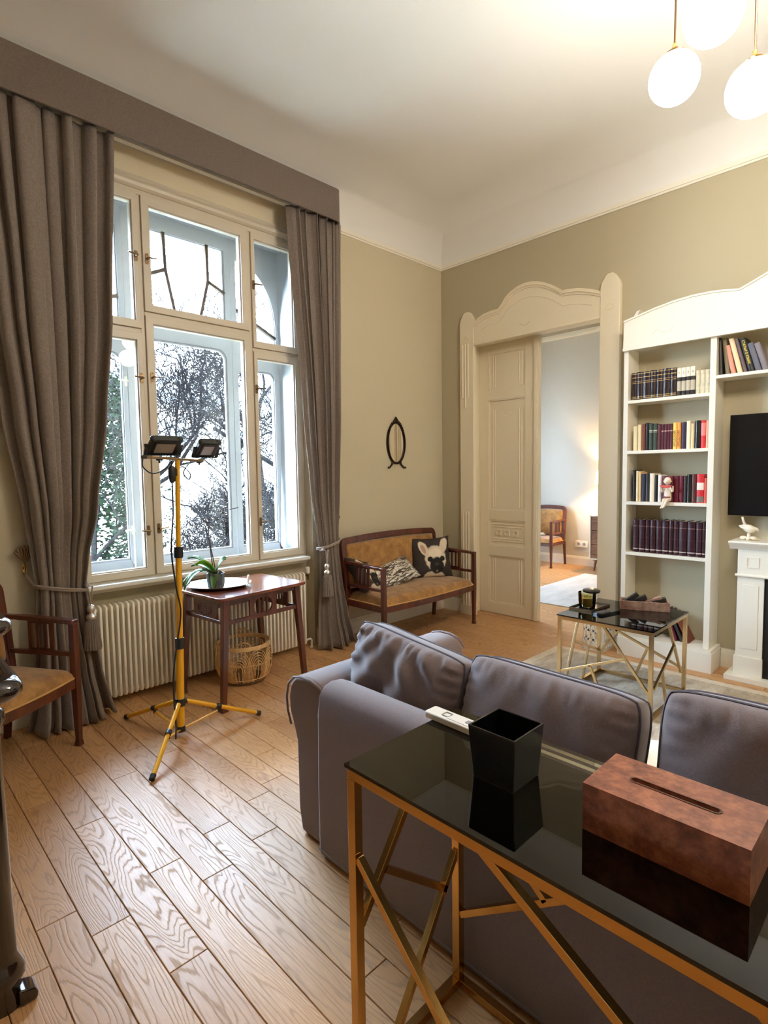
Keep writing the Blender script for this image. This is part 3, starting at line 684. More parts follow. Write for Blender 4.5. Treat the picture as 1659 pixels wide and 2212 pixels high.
for (fx, fy) in ((1.14, -3.557), (.333, -3.391), (.877, -2.802)):
    p = Vector(mast(.195)); q = Vector((fx-BX, fy-BY, .013)); d = Vector((q.x, q.y, 0)).normalized(); p += d*.03
    lg = MB().tube([p, p.lerp(q, .96)], .012, 10).build('leg', 'yellow', tp, smooth=40)
    MB().tube([p.lerp(q, .945), q], .0145, 10).build('rubber_foot', 'blackp', lg, smooth=40)
    m = p.lerp(q, .42); s = Vector(mast(.045)) + d*.025
    b = MB().bar(s, m-Vector((0, 0, .022)), .012, .005).build('brace', 'yellow', tp)
    MB().tube([m-d*.014+Vector((0, 0, .004)), m+d*.014-Vector((0, 0, .004))], .0165, 10).tube([m-Vector((0, 0, .03)), m], .008, 8).build('brace_clamp', 'blackp', b, smooth=40)
    MB().tube([p-d*.016, p+d*.004], .015, 10).build('leg_joint', 'blackp', lg, smooth=40)
f = MB(); f.bar((0, -.135, 1.552), (0, .195, 1.533), .014, .014); f.build('cross_bar', 'brassd', tp, bevel=.002)
f = MB(); f.box(-.009, .009, -.145, -.12, 1.542, 1.562); f.build('bar_end_cap', 'blackp', tp, bevel=.002)
for y, z in ((-.055, 1.535), (.17, 1.522), (.042, 1.56)):
    f = MB(); f.lathe([(.004, -.01), (.006, 0), (.018, .004), (.018, .010), (.006, .012)], (0, y, z-.004), 10); f.build('wing_bolt', 'blackp', tp, smooth=40)
def flood(yc, zc, wid, rz):
    h = bpy.data.objects.new('floodlight', None)
    m = Matrix.Translation((0.012, yc, zc)) @ Matrix.Rotation(rz, 4, 'Z') @ Matrix.Rotation(R(55), 4, 'Y')
    # local frame: x = beam direction, y = width, z = height
    f = MB(); f.m = m; w2, h2 = wid/2, .068
    f.prism(rrect(-w2, w2, -h2, h2, .022, 3), 'x', -.016, .016)
    for k in range(7): f.box(-.034, -.016, -w2+.03+k*(2*w2-.06)/6-.0025, -w2+.03+k*(2*w2-.06)/6+.0025, -.045, .045)
    for sy, sz in ((1, 1), (1, -1), (-1, 1), (-1, -1)): f.ball((0, sy*(w2-.012), sz*(h2-.012)), .02, 10, 6)
    lamp = f.build('floodlight', 'lampgrey', tp, smooth=45, bevel=.004)
    g = MB(); g.m = m; g.prism(rrect(-w2+.028, w2-.028, -.040, .040, .004, 2), 'x', .0155, .0185); g.build('lamp_glass', 'led', lamp)
    g = MB(); g.m = m; g.ring(rrect(-w2+.018, w2-.018, -.052, .052, .006, 2), rrect(-w2+.028, w2-.028, -.040, .040, .004, 2), 'x', .0155, .021); g.build('bezel', 'blackp', lamp)
    b = MB(); mm = Matrix.Translation((0.012, yc, zc)) @ Matrix.Rotation(rz, 4, 'Z'); b.m = mm; e = w2+.009
    lo = -(zc-1.553)
    b.bar((0, -e, 0), (-.035, -e, lo), .004, .02, up=(0, 1, 0)); b.bar((0, e, 0), (-.035, e, lo), .004, .02, up=(0, 1, 0)); b.bar((-.035, -e, lo), (-.035, e, lo), .02, .004)
    b.build('bracket', 'blackp', lamp)
    c = MB(); c.m = mm; c.tube([(0, -e-.012, 0), (0, -w2, 0)], .009, 10); c.tube([(0, w2, 0), (0, e+.012, 0)], .009, 10); c.build('pivot_knob', 'blackp', lamp, smooth=40)
flood(-.030, 1.612, .158, R(-4)); flood(.212, 1.604, .118, R(-4))
f = MB(); f.lathe([(.008, -.05), (.016, -.04), (.022, 0), (.020, .03), (.010, .045)], (-.0, .012, 1.462), 12, .7, 1); f.box(-.012, .012, .01, .04, 1.45, 1.49); f.build('plug_splitter', 'blackp', tp, smooth=40)
def cable(name, pts, r=.0035, parent=None, m='blackp'):
    # Catmull-Rom
    P = [Vector(p) for p in pts]; P = [P[0]]+P+[P[-1]]; out = []
    for i in range(1, len(P)-2):
        for k in range(8):
            t = k/8; a, b, c, d = P[i-1], P[i], P[i+1], P[i+2]
            out.append(.5*((2*b)+(-a+c)*t+(2*a-5*b+4*c-d)*t*t+(-a+3*b-3*c+d)*t**3))
    out.append(P[-2]); return MB().tube(out, r, 6).build(name, m, parent, smooth=60)
cable('lamp_cable', [(0, -.14, 1.545), (.01, -.145, 1.50), (.02, -.10, 1.465), (.01, -.03, 1.49), (0, .01, 1.53), (-.005, .012, 1.50)], .004, tp)
cable('lamp_cable', [(0, .03, 1.48), (.01, .07, 1.50), (.02, .105, 1.46), (.01, .10, 1.43), (.005, .075, 1.47), (0, .12, 1.53)], .0035, tp)
cable('supply_cable', [(0, .010, 1.42), (.02, 0, 1.25), (.025, -.02, 1.05), (.03, -.005, .85), (.03, .015, .70), (.03, -.02, .50), (.04, -.045, .35), (.05, -.05, .20), (.06, -.05, .10), (.10, -.07, .07), (.07, -.06, .03)], .0045, tp)

# ================================================================== SIDE TABLE, TRAY, ORCHID, BASKET
st = thing('side_table', 'small mahogany side table with cut out slat apron by the radiator', 'table', (.41, -2.625, 0), R(5))
a, b = .27, .345
f = MB(); f.prism(rrect(-a, a, -b, b, .04, 4), 'z', .688, .708); f.build('table_top', 'mahogany_top', st, bevel=.005, seg=3)
lt = []
for sx in (-1, 1):
    for sy in (-1, 1):
        f = MB(); tx, ty = sx*(a-.055), sy*(b-.065); bx, by = sx*(a-.035), sy*(b-.015)
        f.add([], []); w0, w1 = .042, .032
        vs = [(c[0]+i*w/2, c[1]+j*w/2, c[2]) for c, w in (((bx, by, .0), w1), ((tx, ty, .688), w0)) for i, j in ((-1, -1), (1, -1), (1, 1), (-1, 1))]
        f.add(vs, [(3, 2, 1, 0), (4, 5, 6, 7), (0, 1, 5, 4), (1, 2, 6, 5), (2, 3, 7, 6), (3, 0, 4, 7)])
        l = f.build('leg', 'mahogany', st, bevel=.003)
        g = MB(); g.taper((bx, by, .03), (bx, by, 0), .034, .044); g.build('foot', 'mahogany', l)
for sx in (-1, 1):   # long sides
    f = MB(); x = sx*(a-.052); f.box(x-.009, x+.009, -b+.07, b-.07, .655, .688); f.build('apron', 'mahogany', st)
    f = MB(); f.box(x-.009, x+.009, -b+.062, b-.062, .525, .55); f.build('stretcher', 'mahogany', st, bevel=.003)
    y0, y1 = -.105, .105
    f = MB(); f.ring(onrect(ellipse(0, .60, .075, .06, 24), y0, y1, .545, .657), [(p[0], max(p[1], .553)) for p in ellipse(0, .60, .075, .062, 24)], 'x', x-.007, x+.007)
    for k in (-1, 0, 1): f.box(x-.006, x+.006, k*.032-.006, k*.032+.006, .545, .66)
    f.build('slat_panel', 'mahogany', st)
for sy in (-1, 1):
    f = MB(); y = sy*(b-.062); f.box(-a+.06, a-.06, y-.009, y+.009, .655, .688); f.build('apron', 'mahogany', st)
    f = MB(); f.box(-a+.052, a-.052, y-.009, y+.009, .525, .55); f.build('stretcher', 'mahogany', st, bevel=.003)
    f = MB(); f.ring(onrect(ellipse(0, .605, .085, .058, 24), -.13, .13, .545, .657), ellipse(0, .605, .085, .045, 24), 'y', y-.007, y+.007)
    for k in (-2, -1, 0, 1, 2): f.box(k*.03-.005, k*.03+.005, y-.006, y+.006, .545, .66)
    f.build('slat_panel', 'mahogany', st)

tr = thing('serving_tray', 'round silver tray with twisted handles on the side table', 'tray', (.345, -2.765, .708), R(55))
f = MB(); f.lathe([(.001, .0), (.15, .001), (.165, .005), (.178, .016), (.195, .021), (.197, .025), (.176, .021), (.163, .010), (.148, .006), (.001, .005)], (0, 0, .0005), 48, 1.08, .92); f.build('dish', 'silver', tr, smooth=40)
for s in (-1, 1):
    f = MB(); f.tube([(s*(.195+.03*sin(t)*0), .042*cos(t), .024+.042*sin(t)) for t in [pi*k/14 for k in range(15)]], .0065, 8); f.build('handle', 'plastic_w', tr, smooth=60)
orc = thing('orchid', 'potted orchid without flowers in a grey ribbed pot on the tray', 'plant', (.385, -2.805, .716), 0)
f = MB(); n = 48; prof = [(.046, 0), (.052, .004), (.055, .03), (.056, .085), (.057, .094), (.052, .094), (.050, .08), (.001, .078)]
vs = [((r*(1+(.02*(-1)**k if 1 < i < 4 else 0)))*cos(2*pi*k/n), (r*(1+(.02*(-1)**k if 1 < i < 4 else 0)))*sin(2*pi*k/n), z) for i, (r, z) in enumerate(prof) for k in range(n)]
f.add(vs, [(i*n+k, i*n+(k+1) % n, (i+1)*n+(k+1) % n, (i+1)*n+k) for i in range(len(prof)-1) for k in range(n)]+[tuple(range(n))[::-1]]); f.build('pot', 'pot', orc, smooth=50)
f = MB(); f.lathe([(.049, .075), (.045, .084), (.02, .088), (.001, .089)], (0, 0, 0), 16); f.build('bark_chips', 'bark', orc)
def leaf(az, L, wd, rise, droop, m='leaf', tw=0):
    def fn(u, v):
        t = v; r = L*t; z = rise*sin(min(t*1.15, 1)*pi/2)-droop*t*t*t
        ww = wd*(sin(pi*min(1, (t*.93+.05)))**.6)*(u-.5); k = abs(u-.5)*2
        x, y = r*cos(az)-ww*sin(az), r*sin(az)+ww*cos(az)
        return (x, y, .09+z+.014*k*k+tw*ww)
    MB().grid(fn, 6, 12).build('leaf', m, orc, smooth=180, solid=.002, fix=False)
leaf(R(-122), .17, .10, .115, .01, 'leaf'); leaf(R(-100), .13, .085, .085, .02, 'leafb', .4); leaf(R(-118), .22, .08, .04, .12, 'leaf'); leaf(R(-88), .22, .075, .055, .13, 'leaf'); leaf(R(-150), .18, .08, .06, .02, 'leaf')
leaf(R(60), .07, .05, .09, .0, 'leaf', .5); leaf(R(-40), .09, .055, .01, .10, 'leaf')
def curve_tube(name, pts, r0, r1, m, parent):
    P = [Vector(p) for p in pts]; P = [P[0]]+P+[P[-1]]; out = []
    for i in range(1, len(P)-2):
        for k in range(6):
            t = k/6; a_, b_, c_, d_ = P[i-1], P[i], P[i+1], P[i+2]; out.append(.5*((2*b_)+(-a_+c_)*t+(2*a_-5*b_+4*c_-d_)*t*t+(-a_+3*b_-3*c_+d_)*t**3))
    out.append(P[-2]); n_ = len(out); return MB().tube(out, [r0+(r1-r0)*i/(n_-1) for i in range(n_)], 6).build(name, m, parent, smooth=60)
curve_tube('flower_stem', [(.01, .0, .08), (-.01, -.01, .2), (-.03, -.03, .35), (-.04, -.06, .47)], .0036, .0028, 'stem', orc)
curve_tube('flower_stem', [(.0, -.01, .08), (-.01, -.02, .2), (-.02, -.03, .38), (0, .0, .44), (.04, .07, .50), (.06, .15, .52)], .0036, .0026, 'stem', orc)
for k in range(6): curve_tube('aerial_root', [(.0, .01*k-.02, .085), (.02+.005*k, .02-.01*k, .105+.008*(k % 3)), (.05, .045-.02*k, .085+.012*(k % 2))], .0022, .0015, 'stem', orc)

bk = thing('basket', 'round open rattan basket with looped weave under the side table', 'basket', (.275, -2.555, 0))
bk.scale = (1.25, 1.25, .88)
f = MB(); prof = [(.105, .012), (.125, .03), (.143, .07), (.152, .13), (.153, .19), (.150, .25), (.146, .30)]
def rad_at(z):
    for (r0, z0), (r1, z1) in zip(prof, prof[1:]):
        if z <= z1: return r0+(r1-r0)*(z-z0)/(z1-z0)
    return prof[-1][0]
ns = 52
for k in range(ns):
    an = 2*pi*k/ns; f.tube([(r*cos(an), r*sin(an), z) for r, z in (prof if k % 4 == 0 else prof[:4])], .0022, 4, cap=False)
f.build('upright_canes', 'rattan', bk)['kind'] = 'stuff'
f = MB(); na = 9
for k in range(na):
    ac = 2*pi*k/na
    for q in range(6):
        hw = (.40-.055*q); top = .285-.021*q; pts = []
        for i in range(15):
            t = pi*i/14; dz = sin(t)**.6; z = .10+(top-.10)*dz; an = ac+hw*cos(t); r = rad_at(z)+.002; pts.append((r*cos(an), r*sin(an), z))
        pts = [((rad_at(.03)+.001)*cos(ac+hw*.9), (rad_at(.03)+.001)*sin(ac+hw*.9), .03)]+pts+[((rad_at(.03)+.001)*cos(ac-hw*.9), (rad_at(.03)+.001)*sin(ac-hw*.9), .03)]
        f.tube(pts, .0027, 4, cap=False)
f.build('looped_canes', 'rattan', bk, smooth=60)['kind'] = 'stuff'
f = MB()
for z in (.05, .17): f.tube([((rad_at(z)+.003)*cos(2*pi*k/40), (rad_at(z)+.003)*sin(2*pi*k/40), z) for k in range(41)], .003, 6)
f.build('binding_band', 'rattan', bk, smooth=60)
f = MB(); f.ring([((.151)*cos(2*pi*k/48), .151*sin(2*pi*k/48)) for k in range(48)], [(.145*cos(2*pi*k/48), .145*sin(2*pi*k/48)) for k in range(48)], 'z', .286, .318); f.build('rim', 'rattan', bk, bevel=.002)
f = MB(); f.lathe([(.001, .001), (.115, .001), (.12, .012), (.115, .02), (.001, .02)], (0, 0, 0), 32); f.build('base', 'rattand', bk)
for s in (R(150), R(-30)):
    f = MB()
    for dd in (0, .006): f.tube([(.148*cos(s+.28*cos(t)), .148*sin(s+.28*cos(t)), .30+(.055+dd)*sin(t)) for t in [pi*k/14 for k in range(15)]], .003, 6)
    f.build('handle', 'rattan', bk, smooth=60)

# ================================================================== SETTEE AND ARMCHAIRS
def seat_unit(name, label, cat, loc, rz, W, D=.50, group=None):
    t = thing(name, label, cat, loc, rz, group); w = W/2; lw = .036
    # back tilted: outline in (y, height above .36), tilt backwards
    def tilt(o):
        o.rotation_euler = (0, R(-7), 0); o.location = (.075, 0, .36); return o
    outer = rrect(-w, w, 0, .535, .06, 6, (0, 0, 1, 1)); outer = [(y, z+(.022*(1-(y/w)**2) if z > .3 else 0)) for y, z in outer]
    inner = rrect(-w+.05, w-.05, .10, .48, .03, 6, (0, 0, 1, 1)); inner = [(y, z+(.020*(1-(y/w)**2) if z > .3 else 0)) for y, z in inner]
    # refine the long top edge so it arches
    def refine(L):
        out = []
        for i, p in enumerate(L):
            q = L[(i+1) % len(L)]; out.append(p)
            if abs(q[0]-p[0]) > W*.5:
                for k in range(1, 8):
                    y = p[0]+(q[0]-p[0])*k/8; z = p[1]+(q[1]-p[1])*k/8
                    if p[1] > .3: base = p[1]-.022*(1-(p[0]/w)**2); z = base+.022*(1-(y/w)**2)
                    out.append((y, z))
        return out
    outer, inner = refine(outer), refine(inner)
    tilt(MB().ring(outer, inner, 'x', -.018, .018).build('back_frame', 'mahogany', t, bevel=.006, seg=3))
    cyy = 0; czz = .29
    def back(u, v):
        y = (-w+.052)+(2*w-.104)*u; z = .10+(.375+.018*(1-(y/w)**2))*v; e = min(1, 6*min(u, 1-u)*W/.6, 6*min(v, 1-v)); e = sqrt(max(0, 1-(1-e)**2))
        return (.006+.026*e+.002*sin(13*u+7*v), y, z)
    bo = tilt(MB().grid(back, 40, 20).build('backrest', 'velvet', t, smooth=180, solid=.012, fix=False))
    pi_ = [(.019, y*(w-.047)/(w-.05), .005+z) for y, z in inner]
    tilt(MB().tube(pi_+[pi_[0]], .005, 6).build('back_piping', 'piping', t, smooth=60))
    # legs
    for sx, sy in ((0, -1), (0, 1), (1, -1), (1, 1)):
        f = MB(); x = D-.02 if sx else .045; y = sy*(w-.02)
        if sx:
            f.taper((x, y, .36), (x, y, .03), .038, .026); f.taper((x, y, .03), (x, y, 0), .028, .036); f.taper((x, y, .675), (x, y, .36), .034, .038)
        else:
            xb = x-.03; vs = [(c[0]+i*a_/2, c[1]+j*a_/2, c[2]) for c, a_ in (((xb, y, 0), .028), ((x+.01, y, .37), .038)) for i, j in ((-1, -1), (1, -1), (1, 1), (-1, 1))]
            f.add(vs, [(3, 2, 1, 0), (4, 5, 6, 7), (0, 1, 5, 4), (1, 2, 6, 5), (2, 3, 7, 6), (3, 0, 4, 7)])
        f.build('leg', 'mahogany', t, bevel=.003)
    # rails (front one bows out)
    f = MB(); npt = 12; bow = .03*min(1, W)
    o_ = [(D-.02+bow*sin(pi*k/npt)+.010, -w+.02+(2*w-.04)*k/npt) for k in range(npt+1)]; i_ = [(D-.02+bow*sin(pi*k/npt)-.012, -w+.02+(2*w-.04)*k/npt) for k in range(npt+1)]
    f.prism(o_+i_[::-1], 'z', .325, .375); f.build('front_rail', 'mahogany', t, smooth=30)
    for sy in (-1, 1): f = MB(); y = sy*(w-.02); f.box(.05, D-.03, y-.011, y+.011, .325, .375); f.build('side_rail', 'mahogany', t, bevel=.003)
    f = MB(); f.box(.035, .057, -w+.03, w-.03, .325, .375); f.build('back_rail', 'mahogany', t, bevel=.003)
    def seat(u, v):
        y = -w+.026+(2*w-.052)*u; e = min(1, min(u, 1-u)*2*w/.07); e2 = min(1, min(v, 1-v)*D/.06); q = sqrt(max(0, 1-(1-e)**2))*sqrt(max(0, 1-(1-e2)**2))
        x = .055+(D-.075+bow*sin(pi*u)+.010)*v
        return (x, y, .372+.062*q+.022*sin(pi*u)*sin(pi*v)+.003*sin(9*u*W/.6+5*v)*q)
    so = MB().grid(seat, 48, 24).build('seat', 'velvet', t, smooth=180, fix=False)
    fr = [(D-.02+bow*sin(pi*k/npt)+.012, -w+.045+(2*w-.09)*k/npt, .381) for k in range(npt+1)]
    MB().tube(fr, .005, 6).tube([(.08, -w+.018, .381), (D-.05, -w+.018, .381)], .005, 6).tube([(.08, w-.018, .381), (D-.05, w-.018, .381)], .005, 6).tube([(D+.0, -w+.042, .38), (D, -w+.042, .43)], .005, 6).build('seat_piping', 'piping', so, smooth=60)
    # arms
    for sy in (-1, 1):
        y = sy*(w-.02); f = MB()
        pts = [(.035, y, .695), (.14, y, .695), (.3, y, .69), (D-.06, y, .683), (D-.005, y, .679)]
        for p, q in zip(pts, pts[1:]): f.bar(p, (q[0]+.001, q[1], q[2]), .044 if p[0] > .1 else .036, .026)
        arm = f.build('arm_rail', 'mahogany', t, bevel=.006)
        f = MB(); f.bar((.06, y, .505), (D-.03, y, .505), .022, .024); f.build('lower_arm_rail', 'mahogany', arm, bevel=.002)
        x0, x1 = .20, .355
        f = MB(); f.ring([(x0, .515), (x1, .515), (x1, .685), (x0, .685)], [(x0+.022, .53), (x1-.022, .53), (x1-.022, .665), (x0+.022, .665)], 'y', y-.006, y+.006); f.build('slat_frame', 'mahogany', arm)
        for k in range(2):
            xx = x0+.05+k*.048; f = MB(); f.box(xx, xx+.013, y-.006, y+.006, .525, .67); f.build('slat', 'mahogany', arm)
        f = MB(); f.taper((.05, y, .69), (.075, y, .36), .034, .036); f.build('arm_back_post', 'mahogany', arm, bevel=.003)
    return t
seat_unit('settee', 'mahogany framed two seat settee in mustard velvet beside the right curtain', 'settee', (.09, -.885, 0), 0, 1.24, .54)
seat_unit('armchair', 'mahogany armchair with mustard velvet seat in front of the left curtain', 'armchair', (.23, -4.17, 0), R(34), .56, .50)
seat_unit('armchair', 'mahogany armchair with mustard velvet seat in the next room beside the cabinet', 'armchair', (-.615, 3.38, 0), R(-88), .56, .50)

def pillow(name, label, cat, loc, rot, W, Hh, T, m, group=None, wr=.004, pipe=None, ear=.05, seed=1, edge=0., rnd_=0., pleat=0.):
    rnd = random.Random(seed); ph = [rnd.uniform(0, 6.28) for _ in range(8)]; NP = 48
    def body(side):
        def fn(u, v):
            a_, b_ = 2*u-1, 2*v-1
            pin = 1-ear*(1-b_*b_)*abs(a_)**2; pin2 = 1-ear*(1-a_*a_)*abs(b_)**2; co = 1-rnd_*abs(a_*b_)**5
            x = a_*W/2*pin*co; z = b_*Hh/2*pin2*co
            q = max(0, 1-a_**4)*max(0, 1-b_**4); e = q**.55
            th = edge/2+(T-edge)/2*e*(1+.08*sin(2.2*a_+ph[0])*sin(1.9*b_+ph[1]))
            wk = wr*e*(sin(9*a_+5*b_+ph[2])*cos(6*b_+ph[3])+.6*sin(14*a_*b_+7*a_+ph[4]))
            near = max(0, abs(b_)-.62)/.38; nearx = max(0, abs(a_)-.7)/.3
            wk += pleat*min(1, q*6)*near*max(0, sin(46*a_+2*sin(5*a_+ph[5])+4*b_))**2+pleat*.6*min(1, q*6)*nearx*sin(34*b_+ph[6])
            return (x, side*(th+wk), z)
        return fn
    r = thing(name, label, cat, loc, 0, group); r.rotation_euler = rot
    f = MB(); f.grid(body(-1), NP, NP); g = MB(); g.grid(body(1), NP, NP); n0 = len(f.v)
    f.add(g.v, [t[::-1] for t in g.f], g.uv)
    W_ = NP+1; loop = [i for i in range(W_)]+[j*W_+NP for j in range(1, W_)]+[NP*W_+i for i in range(NP-1, -1, -1)]+[j*W_ for j in range(NP-1, 0, -1)]
    if edge:
        f.f += [(loop[(k+1) % len(loop)], loop[k], loop[k]+n0, loop[(k+1) % len(loop)]+n0) for k in range(len(loop))]
    me = f.build('cover', m, r, smooth=70 if edge else 180, fix=False)
    import bmesh
    bm = bmesh.new(); bm.from_mesh(me.data); bmesh.ops.remove_doubles(bm, verts=bm.verts, dist=1e-5); bmesh.ops.recalc_face_normals(bm, faces=bm.faces); bm.to_mesh(me.data); bm.free()
    if pipe:
        for s in ((-1, 1) if edge else (1,)):
            fn = body(s); V_ = f.v[:n0] if s < 0 else f.v[n0:]
            pts = [V_[k] for k in loop[::2]]; pts.append(pts[0])
            MB().tube([(p_[0]*1.003, p_[1] if edge else 0, p_[2]*1.003) for p_ in pts], .0038, 6).build('piping', pipe, r, smooth=60)
    return r
# dog cushions face +X: local -Y face turned towards the room
pillow('cushion', 'dark square cushion printed with a fawn bulldog head at right of settee', 'cushion', (.245, -.485, .620), (R(-14), 0, R(66)), .44, .42, .12, 'dog', 'settee cushions', seed=4, ear=.11)
pillow('cushion', 'dark cushion printed with a bulldog, slumped at left end of settee', 'cushion', (.215, -1.32, .555), (R(-40), R(14), R(106)), .38, .36, .12, 'dog', 'settee cushions', seed=5, ear=.11)
pillow('cushion', 'silver crumpled print cushion lying in the middle of the settee', 'cushion', (.25, -1.00, .535), (R(-48), R(-14), R(84)), .46, .26, .11, 'silverp', 'settee cushions', seed=6)

# ================================================================== MIRROR
mi = thing('wall_mirror', 'small oval mirror in dark bronze frame on wall above the settee', 'mirror', (0, -.702, 1.735))
f = MB(); f.ring(ellipse(0, 0, .128, .205, 40), ellipse(0, 0, .108, .185, 40), 'x', .004, .016); f.ring(ellipse(0, 0, .120, .197, 40), ellipse(0, 0, .112, .189, 40), 'x', .016, .021); f.build('frame', 'dkmetal', mi, smooth=40)
f = MB(); f.prism(ellipse(0, 0, .110, .187, 40), 'x', .004, .008); f.build('mirror_glass', 'mirrorm', mi)
f = MB(); f.lathe([(.001, 0), (.03, .002), (.026, .02), (.014, .035), (.006, .05), (.001, .052)], (.010, 0, .20), 14, .5, 1.2)
for s in (-1, 1):
    for k in range(5): a_ = pi/2+s*(.30+.16*k); f.ball((.014, .122*cos(a_), .200*sin(a_)+.006), .013-.0012*k, 10, 6, (.7, 1, 1))
f.build('crest', 'dkmetal', mi, smooth=60)
for s in (-1, 1):
    f = MB(); f.tube([(.012, s*.055, -.18), (.012, s*.062, -.205), (.014, s*.085, -.225), (.016, s*.105, -.238), (.018, s*.118, -.236), (.018, s*.115, -.228)], [.009, .009, .008, .0075, .009, .007], 8); f.build('scroll_foot', 'dkmetal', mi, smooth=60)

# ================================================================== SOFA
so = thing('sofa', 'dark grey slipcovered three seat sofa seen from behind in the foreground', 'sofa')
SX1 = 4.05
def lined(pts, axis, a, b, name, parent=so, m='sofa', bev=.012):
    return MB().prism(pts, axis, a, b).build(name, m, parent, bevel=bev, seg=3)
backp = [(-3.312, .004), (-3.312, .30), (-3.306, .56), (-3.296, .625), (-3.27, .655), (-3.235, .665), (-3.19, .66), (-3.15, .64), (-3.12, .60), (-3.08, .45), (-3.08, .004)]
lined(backp, 'x', 2.105, SX1-.02, 'back_panel', bev=.022)
armp = [(2.10, .004), (1.948, .004), (1.93, .10), (1.926, .38), (1.905, .44), (1.884, .49), (1.878, .55), (1.892, .605), (1.93, .642), (1.985, .655), (2.045, .655), (2.10, .64), (2.13, .60), (2.135, .50), (2.135, .40)]
def arm(dx, flip, label=None):
    pts = [((x if not flip else 2*3.03-x), z) for x, z in armp]
    A = MB().prism(pts, 'y', -3.275, -2.43).build('armrest', 'sofa', so, bevel=.02, seg=4)
    f = MB(); o = [(p[0], p[1]) for p in pts[4:13]]; f.tube([(x, -3.279, z) for x, z in o], .005, 6).tube([(x, -2.426, z) for x, z in o], .005, 6)
    f.build('piping', 'sofa', A, smooth=60)
    return A
arm(0, False); arm(0, True)
f = MB(); f.box(2.10, SX1-.09, -3.09, -2.46, .02, .27); f.build('base', 'sofa', so, bevel=.01)
MB().tube([(2.115, -3.312, .03), (SX1-.03, -3.312, .03)], .003, 6).build('hem', 'sofa', so, smooth=60)
sw = (SX1-.13-2.135)/3
for k in range(3):
    x0 = 2.137+k*sw
    def sc_(u, v, x0=x0):
        e = min(1, min(u, 1-u)*sw/.05, min(v, 1-v)*.60/.05); e = sqrt(max(0, 1-(1-e)**2)); return (x0+.004+(sw-.008)*u, -3.07+.62*v, .33+.10*e+.012*sin(pi*u)*sin(pi*v))
    mb = MB(); mb.grid(sc_, 24, 24); mb.box(x0+.004, x0+sw-.004, -3.07, -2.45, .275, .331); mb.build('seat_cushion', 'sofa', so, smooth=180, fix=False)
pillow('sofa_cushion', 'dented grey back cushion nearest the window end of the sofa', 'cushion', (2.315, -3.035, .612), (R(-15), R(5), R(-3)), .57, .42, .22, 'sofa', 'grey sofa back cushions', wr=.013, pipe='sofa_pipe', ear=.02, seed=2, edge=.085, rnd_=.06, pleat=.012)
pillow('sofa_cushion', 'long grey back cushion in the middle of sofa, behind the black cup', 'cushion', (2.888, -3.02, .610), (R(-17), R(1), 0), .575, .43, .22, 'sofa', 'grey sofa back cushions', wr=.003, pipe='sofa_pipe', ear=.02, seed=9, edge=.085, rnd_=.07, pleat=.007)
pillow('sofa_cushion', 'grey back cushion at the right frame edge, behind the wooden box', 'cushion', (3.545, -3.02, .655), (R(-15), R(-1), 0), .63, .46, .22, 'sofa', 'grey sofa back cushions', wr=.003, pipe='sofa_pipe', ear=.02, seed=13, edge=.085, rnd_=.07, pleat=.007)
def thr(u, v):
    return (2.60+.85*u, -3.0+.55*v+.02*sin(9*u), .452+.022*sin(7*u+4*v)+.016*sin(17*u)*cos(9*v))
tag(MB().grid(thr, 50, 40).build('throw_blanket', 'throw', smooth=180, solid=.012, fix=False), 'crumpled cream and yellow throw lying on the sofa seat', 'blanket')

# ================================================================== CONSOLE TABLE (behind the sofa)
ct = thing('console_table', 'brass framed console table with smoked glass top behind the sofa', 'console table')
CX0, CX1, CF, CB, CZ, tb = 2.80, 4.20, -3.742, -3.342, .785, .024
h_ = tb/2
for x in (CX0+h_, CX1-h_):
    for y in (CF+h_, CB-h_): MB().bar((x, y, 0), (x, y, CZ-tb), tb).build('leg', 'brass', ct, bevel=.0015)
for y in (CF+h_, CB-h_):
    MB().bar((CX0, y, CZ-h_), (CX1, y, CZ-h_), tb).build('top_rail', 'brass', ct, bevel=.0015)
for x in (CX0+h_, CX1-h_):
    MB().bar((x, CF+tb, CZ-h_), (x, CB-tb, CZ-h_), tb).build('top_rail', 'brass', ct, bevel=.0015)
    MB().bar((x, CF+tb, h_), (x, CB-tb, h_), tb).build('floor_rail', 'brass', ct, bevel=.0015)
MB().bar((CX0+tb, CB-h_, h_), (CX1-tb, CB-h_, h_), tb).build('floor_rail', 'brass', ct, bevel=.0015)
t2 = .018; yf, yb, xl = CF+h_, CB-h_, CX0+h_
def strut(p, q, parent=ct, t=t2, up=(0, 1, 0)): MB().bar(p, q, t, t, up=up).build('strut', 'brass', parent, bevel=.0012)
# left end
strut((xl, -3.45, .775), (xl, yf+.01, .40), up=(1, 0, 0)); strut((xl, yb-.01, .40), (xl, -3.62, .02), up=(1, 0, 0)); strut((xl, -3.645, .50), (xl, -3.41, .315), up=(1, 0, 0))
# front
strut((CX0+tb, yf, .575), (3.24, yf, .20)); strut((3.24, yf, .20), (3.30, yf, .02)); strut((3.15, yf, .775), (3.62, yf, .50)); strut((3.62, yf, .50), (3.95, yf, .02)); strut((3.585, yf, .775), (4.18, yf, .33))
# back
strut((CX0+tb, yb, .215), (3.46, yb, .665)); strut((3.46, yb, .665), (3.62, yb, .775)); strut((CX0+tb, yb, .635), (3.085, yb, .40)); strut((3.36, yb, .60), (3.62, yb, .34)); strut((3.62, yb, .34), (3.95, yb, .775)); strut((3.62, yb, .34), (3.75, yb, .02))
g = MB(); g.box(CX0-.004, CX1+.004, CF-.004, CB+.004, CZ+.0005, CZ+.0085); g.build('glass_top', 'tint', ct)
GZ = CZ+.0088
